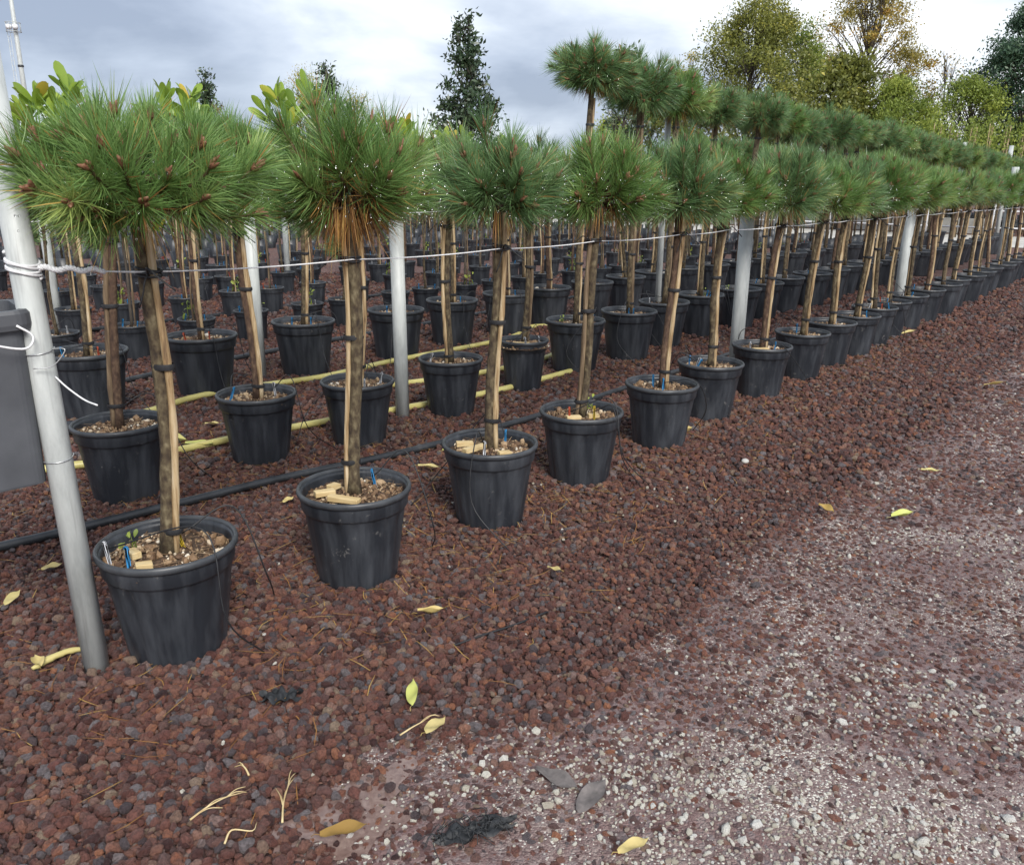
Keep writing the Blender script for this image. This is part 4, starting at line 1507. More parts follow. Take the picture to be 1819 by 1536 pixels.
POSTS = [
    (*xy(3.81, -4.05), 1.33, 0.047, "grey steel post among the second row, beside the yellow hoses"),
    (*xy(3.88, -5.82), 1.40, 0.050, "grey steel post in the third row, next to a magnolia pot"),
    (*xy(6.25, -2.72), 1.46, 0.054, "pale steel post just behind the seventh pot along the road"),
    (*xy(10.95, -2.72), 1.34, 0.060, "pale steel post just behind the fourteenth pot along the road"),
    (*xy(17.5, -2.72), 1.95, 0.060, "tall pale steel post behind the row along the road, rising above the crowns"),
    (*xy(3.70, -9.13), 1.5, 0.045, "thin grey steel post in the fifth row of the field"),
    (*xy(7.62, -4.22), 2.72, 0.03, "tall square-topped grey post rising among the tall-stemmed pines"),
    (*xy(13.1, -5.2), 1.6, 0.05, "grey steel post between the second and third rows of tall pines"),
    (*xy(13.3, -4.6), 1.6, 0.05, "pale bluish post beyond the tall pines of the second row"),
    (*xy(12.6, -10.6), 1.6, 0.045, "distant grey post deep among the young trees"),
    (*xy(7.9, -10.9), 1.6, 0.045, "grey steel post in the sixth row among small pots"),
    (*xy(21.0, -4.3), 2.55, 0.055, "far grey post standing above the second row"),
    (*xy(26.5, -4.3), 2.7, 0.055, "last far grey post at the end of the second row"),
]
for x, y, h, r, lb in POSTS:
    post(x, y, h, r, lb, (rgm.normal(0, 0.008), rgm.normal(0, 0.008)))


def string_line(pts, label, r=0.0028):
    pts = np.asarray(pts, float)
    out = []
    for a, c in zip(pts[:-1], pts[1:]):
        for u in np.linspace(0, 1, 8, endpoint=False):
            q = a * (1 - u) + c * u
            q[2] -= 0.016 * 4 * u * (1 - u) * min(1, np.linalg.norm(c - a) / 1.5)
            out.append(q)
    out.append(pts[-1])
    o = link("support_string", tmesh("support_string", out, r, 'string', 6))
    return tag(o, label, "string", "white support strings along the rows")


pole_p = np.array([-1.365, 2.385, 0]) + pole_at(1.315)
pts = [pole_p + (0.044, 0.0, -0.005)] + [np.array([*xy(s, t + 0.05), 1.285 if i_ else 1.290]) for i_, (s, t) in enumerate(ROW1[:24])]
string_line(pts, "white string tied from the leaning pole along the stems by the road")
# thick twisted start of that string
a, c = pts[0], pts[0] + (np.array(pts[1]) - pts[0]) * 0.62
b = MB()
for ph in (0, 2.1, 4.2):
    u = np.linspace(0, 1, 60)
    path = a[None] * (1 - u[:, None]) + c[None] * u[:, None]
    amp = 0.0055 * (1 - 0.3 * u)
    path = path + np.stack([np.zeros(60), amp * np.cos(u * 38 + ph), amp * np.sin(u * 38 + ph) + 0.004 * np.sin(u * 17)], -1)
    b.add(*tube_geo(path, 0.0046, 6))
o = link("string_twist", b.mesh("string_twist", ['string']))
tag(o, "thick twisted white string end beside the leaning pole", "string")
string_line([(*xy(0.2, -4.0), 1.36)] + [(*xy(s, t + 0.05), 1.39) for s, t in ROW2S + ROW2T[:18]], "white string tied along the stems of the second row")
string_line([(*xy(1.2, -5.7), 1.38)] + [(*xy(s, t + 0.05), 1.40) for s, t in ROW3M + ROW3P[:10]], "white string tied along the stems of the third row")

# ------------------------------------------------------------------ hanging grey plastic bin at the pole
root = link("plastic_bin", None, None, (-1.450, 2.45, 0.675), (0, radians(-2.5), radians(38)))
tag(root, "dark grey plastic bin wired to the leaning pole", "bin")


def rrect(sx, sy, r, k=6):
    out = []
    for cx_, cy_, a0 in ((sx / 2 - r, sy / 2 - r, 0), (-sx / 2 + r, sy / 2 - r, pi / 2), (-sx / 2 + r, -sy / 2 + r, pi), (sx / 2 - r, -sy / 2 + r, 1.5 * pi)):
        for a in np.linspace(a0, a0 + pi / 2, k):
            out.append((cx_ + r * cos(a), cy_ + r * sin(a)))
    return np.array(out)


def loft(sections, cap0=True, cap1=False):
    n_ = len(sections[0][0])
    v = np.vstack([np.column_stack([p_, np.full(n_, z_)]) for p_, z_ in sections])
    k_ = len(sections)
    i__, j__ = np.meshgrid(np.arange(k_ - 1), np.arange(n_), indexing='ij')
    a_ = i__ * n_ + j__
    c_ = i__ * n_ + (j__ + 1) % n_
    f_ = [np.stack([a_, c_, c_ + n_, a_ + n_], -1).reshape(-1, 4)]
    if cap0:
        f_.append(np.arange(n_)[::-1][None])
    if cap1:
        f_.append((np.arange(n_) + (k_ - 1) * n_)[None])
    return v, f_


b = MB()
W_, D_ = 0.44, 0.26
v, f = loft([(rrect(W_ * 0.86, D_ * 0.84, 0.03), 0.0), (rrect(W_ * 0.87, D_ * 0.85, 0.035), 0.006), (rrect(W_ * 0.97, D_ * 0.96, 0.035), 0.50), (rrect(W_ * 0.955, D_ * 0.93, 0.03), 0.50), (rrect(W_ * 0.85, D_ * 0.82, 0.03), 0.02)], True, True)
b.add(v - (W_ / 2, 0, 0), f)
body = link("bin_body", b.mesh("bin_body", ['bin'], smooth=False), root)
b = MB()
v, f = loft([(rrect(W_ * 0.98, D_ * 0.97, 0.035), 0.47), (rrect(W_ * 1.06, D_ * 1.10, 0.04), 0.47), (rrect(W_ * 1.08, D_ * 1.13, 0.045), 0.485), (rrect(W_ * 1.08, D_ * 1.13, 0.045), 0.515), (rrect(W_ * 1.05, D_ * 1.08, 0.04), 0.525), (rrect(W_ * 0.96, D_ * 0.94, 0.03), 0.525), (rrect(W_ * 0.955, D_ * 0.93, 0.03), 0.48)], False, False)
b.add(v - (W_ / 2, 0, 0), f)
link("bin_rim", b.mesh("bin_rim", ['bin'], smooth=False), body)
link("handle_cord", tmesh("handle_cord", curve_pts([(-0.16, -0.155, 0.47), (-0.09, -0.175, 0.44), (-0.02, -0.165, 0.42), (0.005, -0.15, 0.45), (-0.03, -0.15, 0.485)], 22), 0.0035, 'string', 6), root)
link("bracket", (lambda bb: (bb.add(*box_geo(0.03, 0.03, 0.045, 0.003)), bb.mesh("bracket", ['black']))[1])(MB()), root, (0.006, 0.02, 0.09))

# ------------------------------------------------------------------ pipes and hoses


def pipe(name, pts, r, mat, label, cat, group=None, k=60, seg=10):
    o = link(name, tmesh(name, curve_pts([(x, y, r + 0.012 + z) for x, y, z in pts], k), r, mat, seg))
    return tag(o, label, cat, group)


pipe("irrigation_pipe", [(-3.2, 2.5, 0), (-2.22, 3.25, 0), (-1.62, 3.80, 0), (-1.24, 4.14, 0.004), (-0.57, 4.69, 0), (0.20, 5.47, 0.006), (0.84, 6.25, 0), (2.2, 7.9, 0), (4.4, 10.6, 0), (9, 16.4, 0)], 0.021, 'pipe',
     "black irrigation pipe running just behind the row of pots along the road", "pipe")
pipe("irrigation_pipe", [(-5.4, 3.9, 0), (-3.42, 5.92, 0), (-2.86, 6.75, 0), (-2.32, 7.55, 0), (-1.9, 8.1, 0.005), (-1.07, 9.2, 0), (-0.05, 10.6, 0), (2, 13.2, 0), (5, 17, 0)], 0.024, 'pipe',
     "black irrigation pipe lying behind the magnolia pots", "pipe")
pipe("irrigation_pipe", [(-6.5, 6.4, 0), (-4.6, 8.55, 0), (-3.2, 10.2, 0), (-1.2, 12.7, 0), (2, 16.8, 0)], 0.022, 'pipe', "black irrigation pipe far back among the small pots", "pipe")
pipe("drain_pipe", [(-3.6, 4.75, 0.01), (-3.0, 4.90, 0.01), (-2.70, 4.95, 0.01), (-2.45, 5.0, 0.0)], 0.045, 'pipe', "thick dark wet pipe stub beside the leaning pole", "pipe", k=20, seg=14)
pipe("garden_hose", [(-3.4, 3.75, 0), (-2.63, 4.22, 0), (-2.08, 4.52, 0), (-1.72, 4.86, 0), (-1.23, 5.27, 0), (-0.82, 5.58, 0), (-0.17, 6.12, 0), (0.5, 6.9, 0), (0.62, 7.05, 0)], 0.023, 'hose',
     "yellow garden hose running straight behind the second row pots", "hose", "yellow hoses lying on the gravel")
pipe("garden_hose", [(-2.62, 5.25, 0), (-2.47, 5.55, 0), (-2.36, 5.83, 0), (-2.15, 6.10, 0), (-1.83, 6.36, 0), (-1.52, 6.62, 0), (-1.06, 7.26, 0), (-0.22, 8.2, 0), (0.05, 8.68, 0), (0.10, 9.0, 0), (0.24, 9.22, 0.0), (0.55, 9.28, 0), (0.75, 9.0, 0)], 0.023, 'hose',
     "yellow garden hose curving past the magnolia pots into a loop", "hose", "yellow hoses lying on the gravel")
pipe("garden_hose", [(-1.35, 6.05, 0), (-0.93, 6.33, 0), (-0.28, 6.78, 0), (0.28, 7.42, 0), (0.5, 8.0, 0.0)], 0.023, 'hose',
     "shorter yellow garden hose between two longer ones", "hose", "yellow hoses lying on the gravel")

# ------------------------------------------------------------------ fallen leaves, scraps, straws, needle litter
rgl = np.random.default_rng(77)


def fallen_leaf(x, y, rot, L_, asp, tint, curl, label, mat='fallen', z=0.043):
    b = MB()
    nu, nv = 9, 5
    vv = []
    for i_ in range(nu):
        u = i_ / (nu - 1)
        w = math.sin(pi * (0.04 + 0.93 * u) ** 0.9) * L_ * asp * 0.5
        for j_ in range(nv):
            s = -1 + 2 * j_ / (nv - 1)
            vv.append((L_ * (u - 0.5), s * w * (1 - 0.25 * abs(curl)), curl * w * (s * s) * 1.1 + 0.10 * abs(curl) * L_ * (2 * u - 1) ** 2 + 0.004 * sin(u * 9 + s * 2)))
    a_ = np.array([[i_ * nv + j_, i_ * nv + j_ + 1, (i_ + 1) * nv + j_ + 1, (i_ + 1) * nv + j_] for i_ in range(nu - 1) for j_ in range(nv - 1)])
    b.add(vv, a_, 0, tint)
    b.add(*tube_geo([(-L_ * 0.5, 0, 0.002), (-L_ * 0.62, 0.004, 0.004), (-L_ * 0.70, 0.002, 0)], [0.0012, 0.001, 0.0008], 4), mat=0, tint=tint * 0.6)
    o = link("fallen_leaf", b.mesh("fallen_leaf", [mat]), None, (x, y, z), (rgl.normal(0, 0.12), rgl.normal(0, 0.12), rot))
    tag(o, label, "leaf", "fallen leaves on the gravel")


for a in [
    (-1.87, 3.05, 0.6, 0.075, 0.65, 0.75, 0.3, "small pale leaf left of the leaning pole, beside the black pipe"),
    (-1.88, 2.79, 1.4, 0.085, 0.45, 0.72, 0.2, "narrow cream leaf lying alone on the stones, well clear of pots"),
    (-1.545, 2.36, 2.3, 0.075, 0.6, 0.8, 0.5, "cream leaf touching the curled pod at the pole's foot"),
    (-0.29, 2.71, 0.45, 0.11, 0.28, 0.66, 1.2, "curled straw-yellow leaf on the lava bed above the black stick"),
    (-0.30, 2.21, 1.65, 0.115, 0.36, 0.88, 0.25, "oval lemon-yellow leaf on the coarse lava stones"),
    (-0.215, 2.05, 1.15, 0.115, 0.42, 0.78, 0.2, "pale spotted leaf where the stones meet the wet road"),
    (0.18, 3.08, 2.4, 0.075, 0.42, 0.85, 0.3, "tiny yellow leaf on the lava bed away from the road"),
    (1.55, 3.78, 2.2, 0.085, 0.6, 0.32, 0.5, "small amber leaf at the edge between bed and road"),
    (1.89, 3.70, 0.3, 0.13, 0.42, 0.98, 0.7, "lime-yellow leaf on the wet road"),
    (2.35, 4.37, 0.1, 0.11, 0.42, 0.76, 0.3, "pale leaf on the road beyond the lime-yellow one"),
    (3.93, 6.54, 0.1, 0.19, 0.36, 0.45, 0.4, "large orange leaf far along the road"),
    (-0.40, 1.64, 0.1, 0.115, 0.45, 0.18, 0.3, "wet orange-brown leaf beside the puddle"),
    (0.30, 1.60, 0.5, 0.09, 0.45, 0.70, 0.3, "dull yellow leaf on the white chips"),
    (-0.34, 4.66, 0.4, 0.15, 0.4, 0.95, 0.5, "greenish leaf beside the black pipe near the third pot"),
    (-0.46, 4.34, 0.3, 0.13, 0.4, 0.70, 0.4, "wilted pale leaf between the second and third pots"),
    (-1.11, 3.82, 1.0, 0.07, 0.5, 0.75, 0.3, "small cream leaf beside the black pipe near the second pot"),
    (-2.07, 4.75, 0.2, 0.20, 0.7, 0.90, 0.7, "broad yellow leaf resting against the yellow hose"),
    (-1.88, 4.72, 0.1, 0.17, 0.45, 1.0, 0.3, "yellow-green leaf lying under the yellow hose"),
    (-1.95, 5.15, 0.4, 0.10, 0.5, 0.75, 0.4, "cream leaf between the two yellow hoses"),
    (4.37, 9.04, 0.2, 0.17, 0.4, 0.72, 0.3, "pale leaf far away by the road edge"),
    (1.13, 5.10, 0.8, 0.13, 0.35, 0.62, 1.0, "curled tan leaf at the foot of the fifth pot"),
    (-0.52, 3.55, 1.9, 0.12, 0.3, 0.6, 0.8, "curled tan leaf at the foot of the third pot"),
]:
    fallen_leaf(*a)
fallen_leaf(0.13, 1.87, 2.5, 0.13, 0.45, 0.5, 0.2, "dark grey rotten leaf on the white chips, pointing to another", 'grey_leaf', 0.013)
fallen_leaf(0.22, 1.80, 0.9, 0.13, 0.5, 0.5, 0.2, "brown-grey rotten leaf overlapping a darker one on the road", 'grey_leaf', 0.015)

b = MB()
pth = curve_pts([(-0.075, -0.03, 0.0), (-0.03, -0.005, 0.008), (0.03, 0.02, 0.010), (0.085, 0.03, 0.004)], 20)
b.add(*tube_geo(pth, 0.009 * np.sin(np.linspace(0.25, pi - 0.15, len(pth))) ** 0.7 + 0.003, 7, wob=0.12, rg=rgl), tint=0.74)
o = link("curled_pod", b.mesh("curled_pod", ['fallen']), None, (-1.50, 2.40, 0.028), (0, 0, 0.45))
tag(o, "long curled straw-coloured dry leaf roll at the pole's foot", "dry leaf")


def scrap(x, y, sx, sy, rot, label, seed, strands=0, z=0.012):
    rg = np.random.default_rng(seed)
    b = MB()
    nu, nv = 16, 9
    vv = []
    for i_ in range(nu):
        for j_ in range(nv):
            u, w = i_ / (nu - 1) - 0.5, j_ / (nv - 1) - 0.5
            edge = 1 + 0.35 * sin(u * 13 + seed) * (abs(w) * 2)
            vv.append((u * sx * (1 + 0.2 * sin(w * 8)), w * sy * edge * (1.1 - 1.6 * u * u), 0.010 + 0.011 * sin(u * 11 + w * 5 + seed) * cos(w * 9) + 0.008 * cos(u * 23)))
    f_ = np.array([[i_ * nv + j_, i_ * nv + j_ + 1, (i_ + 1) * nv + j_ + 1, (i_ + 1) * nv + j_] for i_ in range(nu - 1) for j_ in range(nv - 1)])
    b.add(vv, f_)
    for q in range(strands):
        p0 = np.array([rg.uniform(-sx / 2, sx / 2), rg.uniform(-sy / 2, sy / 2), 0.012])
        d = rg.uniform(0, 6.28)
        L_ = rg.uniform(0.02, 0.06)
        b.add(*tube_geo(curve_pts([p0, p0 + (L_ * .5 * cos(d), L_ * .5 * sin(d), 0.012), p0 + (L_ * cos(d + .5), L_ * sin(d + .5), -0.004)], 8), 0.0012, 4))
    o = link("fabric_scrap", b.mesh("fabric_scrap", ['fabric']), None, (x, y, z), (0, 0, rot))
    tag(o, label, "fabric scrap", "black fabric scraps")


scrap(-0.705, 2.20, 0.115, 0.06, 0.1, "smooth torn piece of black ground fabric on the lava stones", 3, 0, 0.026)
scrap(-0.08, 1.67, 0.19, 0.05, 0.35, "frayed crumpled black fabric strip pressed into the wet road", 5, 60)


def straw(x, y, rot, L_, label, seed, branches=3):
    rg = np.random.default_rng(seed)
    b = MB()
    main = curve_pts([(-L_ / 2, 0, 0.004), (-L_ / 6, rg.normal(0, 0.008), 0.014), (L_ / 5, rg.normal(0, 0.008), 0.012), (L_ / 2, rg.normal(0, 0.01), 0.004)], 16)
    b.add(*tube_geo(main, np.linspace(0.0030, 0.0010, len(main)), 6))
    for q in range(branches):
        p0 = main[int(rg.integers(2, len(main) - 3))]
        a = rg.choice([-1, 1]) * rg.uniform(0.04, 0.28)
        l_ = L_ * rg.uniform(0.25, 0.6)
        b.add(*tube_geo(curve_pts([p0, p0 + (l_ * .5 * cos(a), l_ * .5 * sin(a), 0.006), p0 + (l_ * cos(a * 1.2), l_ * sin(a * 1.2), -0.004)], 8), 0.0013, 5))
    o = link("dry_straw", b.mesh("dry_straw", ['straw']), None, (x, y, 0.027), (0, 0, rot))
    tag(o, label, "straw", "dry straws on the lava stones")


straw(-0.74, 1.73, 0.75, 0.14, "forked dry straw on the coarse lava stones", 1, 4)
straw(-0.575, 1.76, 1.75, 0.17, "frayed upright-lying straw beside the puddle edge", 2, 6)
straw(-0.65, 1.64, 0.85, 0.09, "short plain straw near the frayed one", 3, 0)
straw(-0.27, 2.06, 0.75, 0.12, "thin straw crossing under the pale spotted leaf", 4, 2)
straw(-0.72, 1.86, 2.6, 0.06, "short bent straw among the coarse lava stones", 5, 2)

o = link("black_stick", tmesh("black_stick", curve_pts([(-0.22, 2.50, 0.022), (-0.10, 2.58, 0.026), (0.02, 2.67, 0.020), (0.14, 2.76, 0.023)], 20), 0.0038, 'black', 6))
tag(o, "thin straight black stick lying on the lava bed", "stick")
v = ICO_V * (0.030, 0.026, 0.020) * (1 + rgl.normal(0, 0.1, (12, 1)))
b = MB()
b.add(v, ICO_F, 0, 0.8)
md_o = link("pale_stone", b.mesh("pale_stone", ['concrete']), None, (1.36, 4.55, 0.026))
md_o.modifiers.new("round", 'SUBSURF').levels = 2
md_o.modifiers["round"].render_levels = 2
tag(md_o, "single pale tan pebble on the lava bed", "stone")

# fallen pine needles
b = MB()
k = 4200
cen = np.array([xy(s, t) for s, t in ROW1[:12] + ROW2S + ROW2T[:4] + ROW3M])
ci = rgl.integers(0, len(cen), k)
P = cen[ci] + rgl.normal(0, 0.42, (k, 2))
s_, t_ = st_of(P)
P = P[(t_ < edge_t(s_) - 0.05 + 0.25 * (rgl.random(len(P)) < 0.1))]
for x, y in P:
    a, L_ = rgl.uniform(0, 2 * pi), rgl.uniform(0.04, 0.075)
    d = np.array([cos(a), sin(a), rgl.normal(0, 0.10)]) * L_
    w = np.array([-sin(a), cos(a), 0]) * 0.0015
    c = np.array([x, y, rgl.uniform(0.020, 0.030)])
    m_ = c + w * rgl.normal(0, 5)
    b.add([c - d - w * .6, c - d + w * .6, m_ + w, m_ - w, c + d + w * .3, c + d - w * .3], np.array([[0, 1, 2, 3], [3, 2, 4, 5]]), 0, rgl.uniform(0.2, 1.0))
o = link("needle_litter", b.mesh("needle_litter", ['dry']))
tag(o, "scattered orange-brown fallen pine needles on the gravel", kind="stuff")

# shallow puddle where bed and road meet
b = MB()
pp = []
for a in np.linspace(0, 2 * pi, 60, endpoint=False):
    r_ = 1 + 0.22 * sin(3 * a + 0.5) + 0.15 * sin(5 * a + 1) + 0.10 * sin(9 * a) + 0.06 * sin(17 * a + 2)
    pp.append((0.185 * r_ * cos(a), 0.115 * r_ * sin(a), 0))
b.add(pp + [(0, 0, 0)], np.array([[i_, (i_ + 1) % 60, 60] for i_ in range(60)]))
o = link("puddle", b.mesh("puddle", ['water']), None, (-0.40, 1.74, 0.0075), (0, 0, 0.9))
tag(o, "shallow muddy pink puddle at the corner of bed and road", "puddle", kind="structure")

# ------------------------------------------------------------------ background trees


def leaves_block(b, rg, pos, L0, asp, tint, mat=0, up=0.3):
    k = len(pos)
    d = nrm(rg.normal(size=(k, 3)) + (0, 0, up))
    sd = nrm(np.cross(d, rg.normal(size=(k, 3))))
    L_ = (L0 * rg.uniform(0.6, 1.25, k))[:, None]
    nn = np.cross(d, sd) * L_ * 0.12
    V = np.stack([pos, pos + d * L_ * .45 + sd * L_ * asp * .5 + nn, pos + d * L_, pos + d * L_ * .45 - sd * L_ * asp * .5 + nn], 1).reshape(-1, 3)
    q0 = np.arange(k)[:, None] * 4 + np.arange(4)
    b.add(V, q0, mat, np.repeat(tint, 4))


def tree(name, x, y, H, crown0, width, seed, leaf, label, cat="tree", group=None, shape='round', clumps=70, per=170, L0=0.12, asp=0.5, clr=0.45, trunk_r=0.16, gap=0.0, spread=1.0, stems=1, tw=None):
    """Trunk, limbs to every clump, and leaf clumps inside an uneven envelope."""
    rg = np.random.default_rng(seed)
    root = link(name, None, None, (x, y, 0), (0, 0, rg.uniform(0, 6)))
    tag(root, label, cat, group)
    tb, cb = MB(), MB()
    lean = rg.normal(0, 0.02 * H, 2)
    k = 10
    u = np.linspace(0, 1, k)
    top = H * (0.93 if shape == 'cone' else 0.72)
    tp = np.stack([lean[0] * u + 0.02 * H * np.sin(u * 3 + seed) * u, lean[1] * u + 0.02 * H * np.cos(u * 2.5 + seed) * u, top * u - 0.05 * (1 - u)], -1)
    tb.add(*tube_geo(tp, trunk_r * (1 - 0.88 * u) + 0.012, 8))
    hc = H - crown0
    lob = rg.uniform(0, 6, 4)
    for q in range(clumps):
        if shape == 'cone':
            f = 1 - (1 - rg.random()) ** 0.62
            z = crown0 + hc * f
            R_ = 0.5 * width * (1 - f) ** 0.85 + 0.03 * width
            r_ = R_ * math.sqrt(rg.uniform(0.15, 1.0))
            a = rg.uniform(0, 2 * pi)
        else:
            f = rg.random()
            z = crown0 + hc * f
            prof = math.sin(pi * min(0.97, max(0.03, f ** (0.8 if shape == 'round' else 0.55)))) ** 0.6
            a = rg.uniform(0, 2 * pi)
            R_ = 0.5 * width * prof * (1 + 0.26 * sin(2 * a + lob[0]) + 0.24 * sin(3 * a + 6 * f + lob[1]))
            r_ = R_ * rg.uniform(0.25, 1.0) ** 0.55
        c = np.array([r_ * cos(a), r_ * sin(a), z])
        zb_ = max(crown0 * 0.45, z - (0.25 * hc if shape == 'cone' else 0.45 * hc) * (0.3 + r_ / max(0.1, 0.5 * width)) * rg.uniform(0.5, 1))
        zb_ = min(zb_, top * 0.98)
        tx, ty = np.interp(zb_, tp[:, 2], tp[:, 0]), np.interp(zb_, tp[:, 2], tp[:, 1])
        bs_ = np.array([tx, ty, zb_])
        c[:2] += lean * z / H
        mid = (bs_ + c) / 2 + rg.normal(0, 0.06 * width, 3) * 0.5 + np.array([0, 0, 0.03 * width])
        us = np.linspace(0, 1, 6)[:, None]
        p = (1 - us) ** 2 * bs_ + 2 * us * (1 - us) * mid + us ** 2 * c
        tb.add(*tube_geo(p, np.linspace(trunk_r * 0.28, 0.008, 6) * (0.6 + 0.6 * rg.random()), 5, cap=False))
        for w_ in range(3):
            e = c + rg.normal(0, clr * 0.55, 3)
            tb.add(*tube_geo(np.array([p[3], (p[4] + e) / 2 + rg.normal(0, .04, 3), e]), [0.012, 0.009, 0.004], 4, cap=False))
        kk = int(per * rg.uniform(0.5, 1.4))
        if gap and rg.random() < gap:
            kk = int(kk * 0.2)
        pos = c + rg.normal(size=(kk, 3)) * clr * rg.uniform(0.6, 1.35) * np.array([0.55, 0.55, 0.40]) * spread
        tn = float(np.clip(rg.normal(0.45, 0.16) + 0.15 * (f - 0.5), 0, 1))
        leaves_block(cb, rg, pos, L0, asp, np.clip(rg.normal(tn, 0.14, kk), 0, 1))
    link("trunk", tb.mesh("trunk", ['tree_bark']), root)
    if per:
        link("crown", cb.mesh("crown", [leaf]), root)
    return root


tree("evergreen_magnolia", -1.38, 26, 6.15, 2.0, 2.35, 1, 'dark_leaf', "large cone-shaped dark evergreen standing alone against the sky", shape='cone', clumps=115, per=62, L0=0.17, asp=0.42, clr=0.26, trunk_r=0.08, gap=0.22)
tree("evergreen_magnolia", -6.0, 28, 5.3, 2.0, 1.5, 2, 'dark_leaf', "narrow dark evergreen beside the yellow shrubs", shape='cone', clumps=60, per=55, L0=0.15, asp=0.42, clr=0.22, trunk_r=0.06)
tree("evergreen_magnolia", -10.2, 30, 5.25, 2.0, 1.2, 3, 'dark_leaf', "smallest dark evergreen spire behind the magnolia leaves", shape='cone', clumps=46, per=50, L0=0.15, asp=0.42, clr=0.20, trunk_r=0.05)
tree("evergreen_magnolia", 2.92, 24, 5.45, 1.8, 1.9, 4, 'dark_leaf', "thin-topped dark evergreen behind the first tall-stemmed pines", shape='cone', clumps=60, per=46, L0=0.15, asp=0.42, clr=0.25, trunk_r=0.06, gap=0.35)
tree("yellow_shrub", -8.6, 36, 5.9, 1.0, 3.0, 5, 'yellow_leaf', "feathery yellow tree behind the magnolia leaves", shape='vase', clumps=60, per=110, L0=0.09, asp=0.35, clr=0.35, trunk_r=0.06)
tree("yellow_shrub", -6.6, 37, 5.4, 1.0, 2.4, 6, 'yellow_leaf', "feathery pale yellow tree beside the narrow evergreen", shape='vase', clumps=44, per=70, L0=0.09, asp=0.35, clr=0.35, trunk_r=0.05, gap=0.3)
tree("olive_green_tree", 10.1, 38, 9.0, 2.2, 5.6, 7, 'treeA_leaf', "broad rounded olive-green tree behind the tall pines", clumps=160, per=270, L0=0.125, asp=0.5, clr=0.55, trunk_r=0.14)
tree("yellowing_tree", 12.6, 41, 8.6, 1.6, 3.2, 8, 'lime_leaf', "slim yellow-green tree squeezed between two large trees", clumps=85, per=220, L0=0.13, asp=0.45, clr=0.5, trunk_r=0.10)
tree("autumn_tree", 17.5, 44, 11.0, 3.2, 6.0, 9, 'autumn_leaf', "tall open-crowned tree in yellow autumn leaf", clumps=140, per=165, L0=0.135, asp=0.5, clr=0.55, trunk_r=0.15, gap=0.15)
tree("large_leaved_tree", 12.9, 34, 6.2, 1.4, 4.3, 10, 'treeA_leaf', "lower bushy tree with big dull green leaves under the autumn tree", clumps=120, per=170, L0=0.17, asp=0.55, clr=0.45, trunk_r=0.10)
tree("golden_tree", 7.8, 40, 7.3, 2.5, 1.5, 11, 'yellow_leaf', "small golden tree peeping out beside the broad olive-green tree", clumps=36, per=120, L0=0.10, asp=0.45, clr=0.32, trunk_r=0.06)
tree("sumac_tree", 14.0, 32, 5.15, 2.0, 3.0, 12, 'lime_leaf', "layered fresh green tree with drooping fronds", clumps=80, per=260, L0=0.14, asp=0.3, clr=0.42, trunk_r=0.08, shape='vase')
tree("dark_conifer", 17.2, 36, 5.1, 0.6, 2.2, 13, 'conifer', "dark conifer wedged between lighter trees", shape='cone', clumps=80, per=130, L0=0.12, asp=0.2, clr=0.28, trunk_r=0.08)
tree("dark_conifer", 12.2, 42, 5.6, 0.5, 3.4, 14, 'conifer', "shadowy conifer behind the layered green tree", shape='cone', clumps=80, per=130, L0=0.13, asp=0.2, clr=0.33, trunk_r=0.08)
tree("sparse_tree", 20.6, 42, 7.6, 2.0, 2.9, 15, 'autumn_leaf', "nearly bare twiggy tree beside the dark evergreen", clumps=60, per=16, L0=0.12, asp=0.5, clr=0.5, trunk_r=0.07, shape='vase')
tree("yellow_green_tree", 17.5, 34, 5.6, 1.2, 3.2, 16, 'lime_leaf', "bright yellow-green tree in front of the dark evergreen", clumps=70, per=230, L0=0.12, asp=0.45, clr=0.45, trunk_r=0.09, gap=0.15)
tree("evergreen_oak", 20.9, 36, 8.6, 1.5, 6.0, 17, 'ever_leaf', "big dark evergreen tree at the far end of the road", clumps=160, per=240, L0=0.15, asp=0.45, clr=0.5, trunk_r=0.2)
tree("evergreen_oak", 26.5, 40, 8.0, 1.2, 6.5, 18, 'ever_leaf', "second big dark evergreen beyond the first one", clumps=110, per=200, L0=0.16, asp=0.45, clr=0.55, trunk_r=0.2)
tree("olive_green_tree", 7.2, 46, 5.8, 1.0, 4.5, 19, 'treeA_leaf', "lower olive-green tree behind the golden one", clumps=80, per=170, L0=0.13, asp=0.5, clr=0.5, trunk_r=0.12)
tree("olive_green_tree", 4.6, 40, 4.4, 0.8, 3.2, 20, 'lime_leaf', "low rounded green tree behind the thin-topped evergreen", clumps=60, per=170, L0=0.12, asp=0.5, clr=0.45, trunk_r=0.1)
# low greenery filling the back edge of the nursery
for i_ in range(22):
    x = -30 + 2.7 * i_ + rgl.normal(0, 0.6)
    y = 52 + rgl.normal(0, 2.0)
    tree("hedge_tree", x, y, rgl.uniform(2.8, 3.6), 0.3, 3.4, 200 + i_, ('treeA_leaf', 'ever_leaf', 'lime_leaf', 'olive_leaf')[i_ % 4], "low leafy hedge tree along the back edge of the nursery",
         group="hedge trees along the back edge", clumps=34, per=120, L0=0.16, asp=0.5, clr=0.5, trunk_r=0.06)
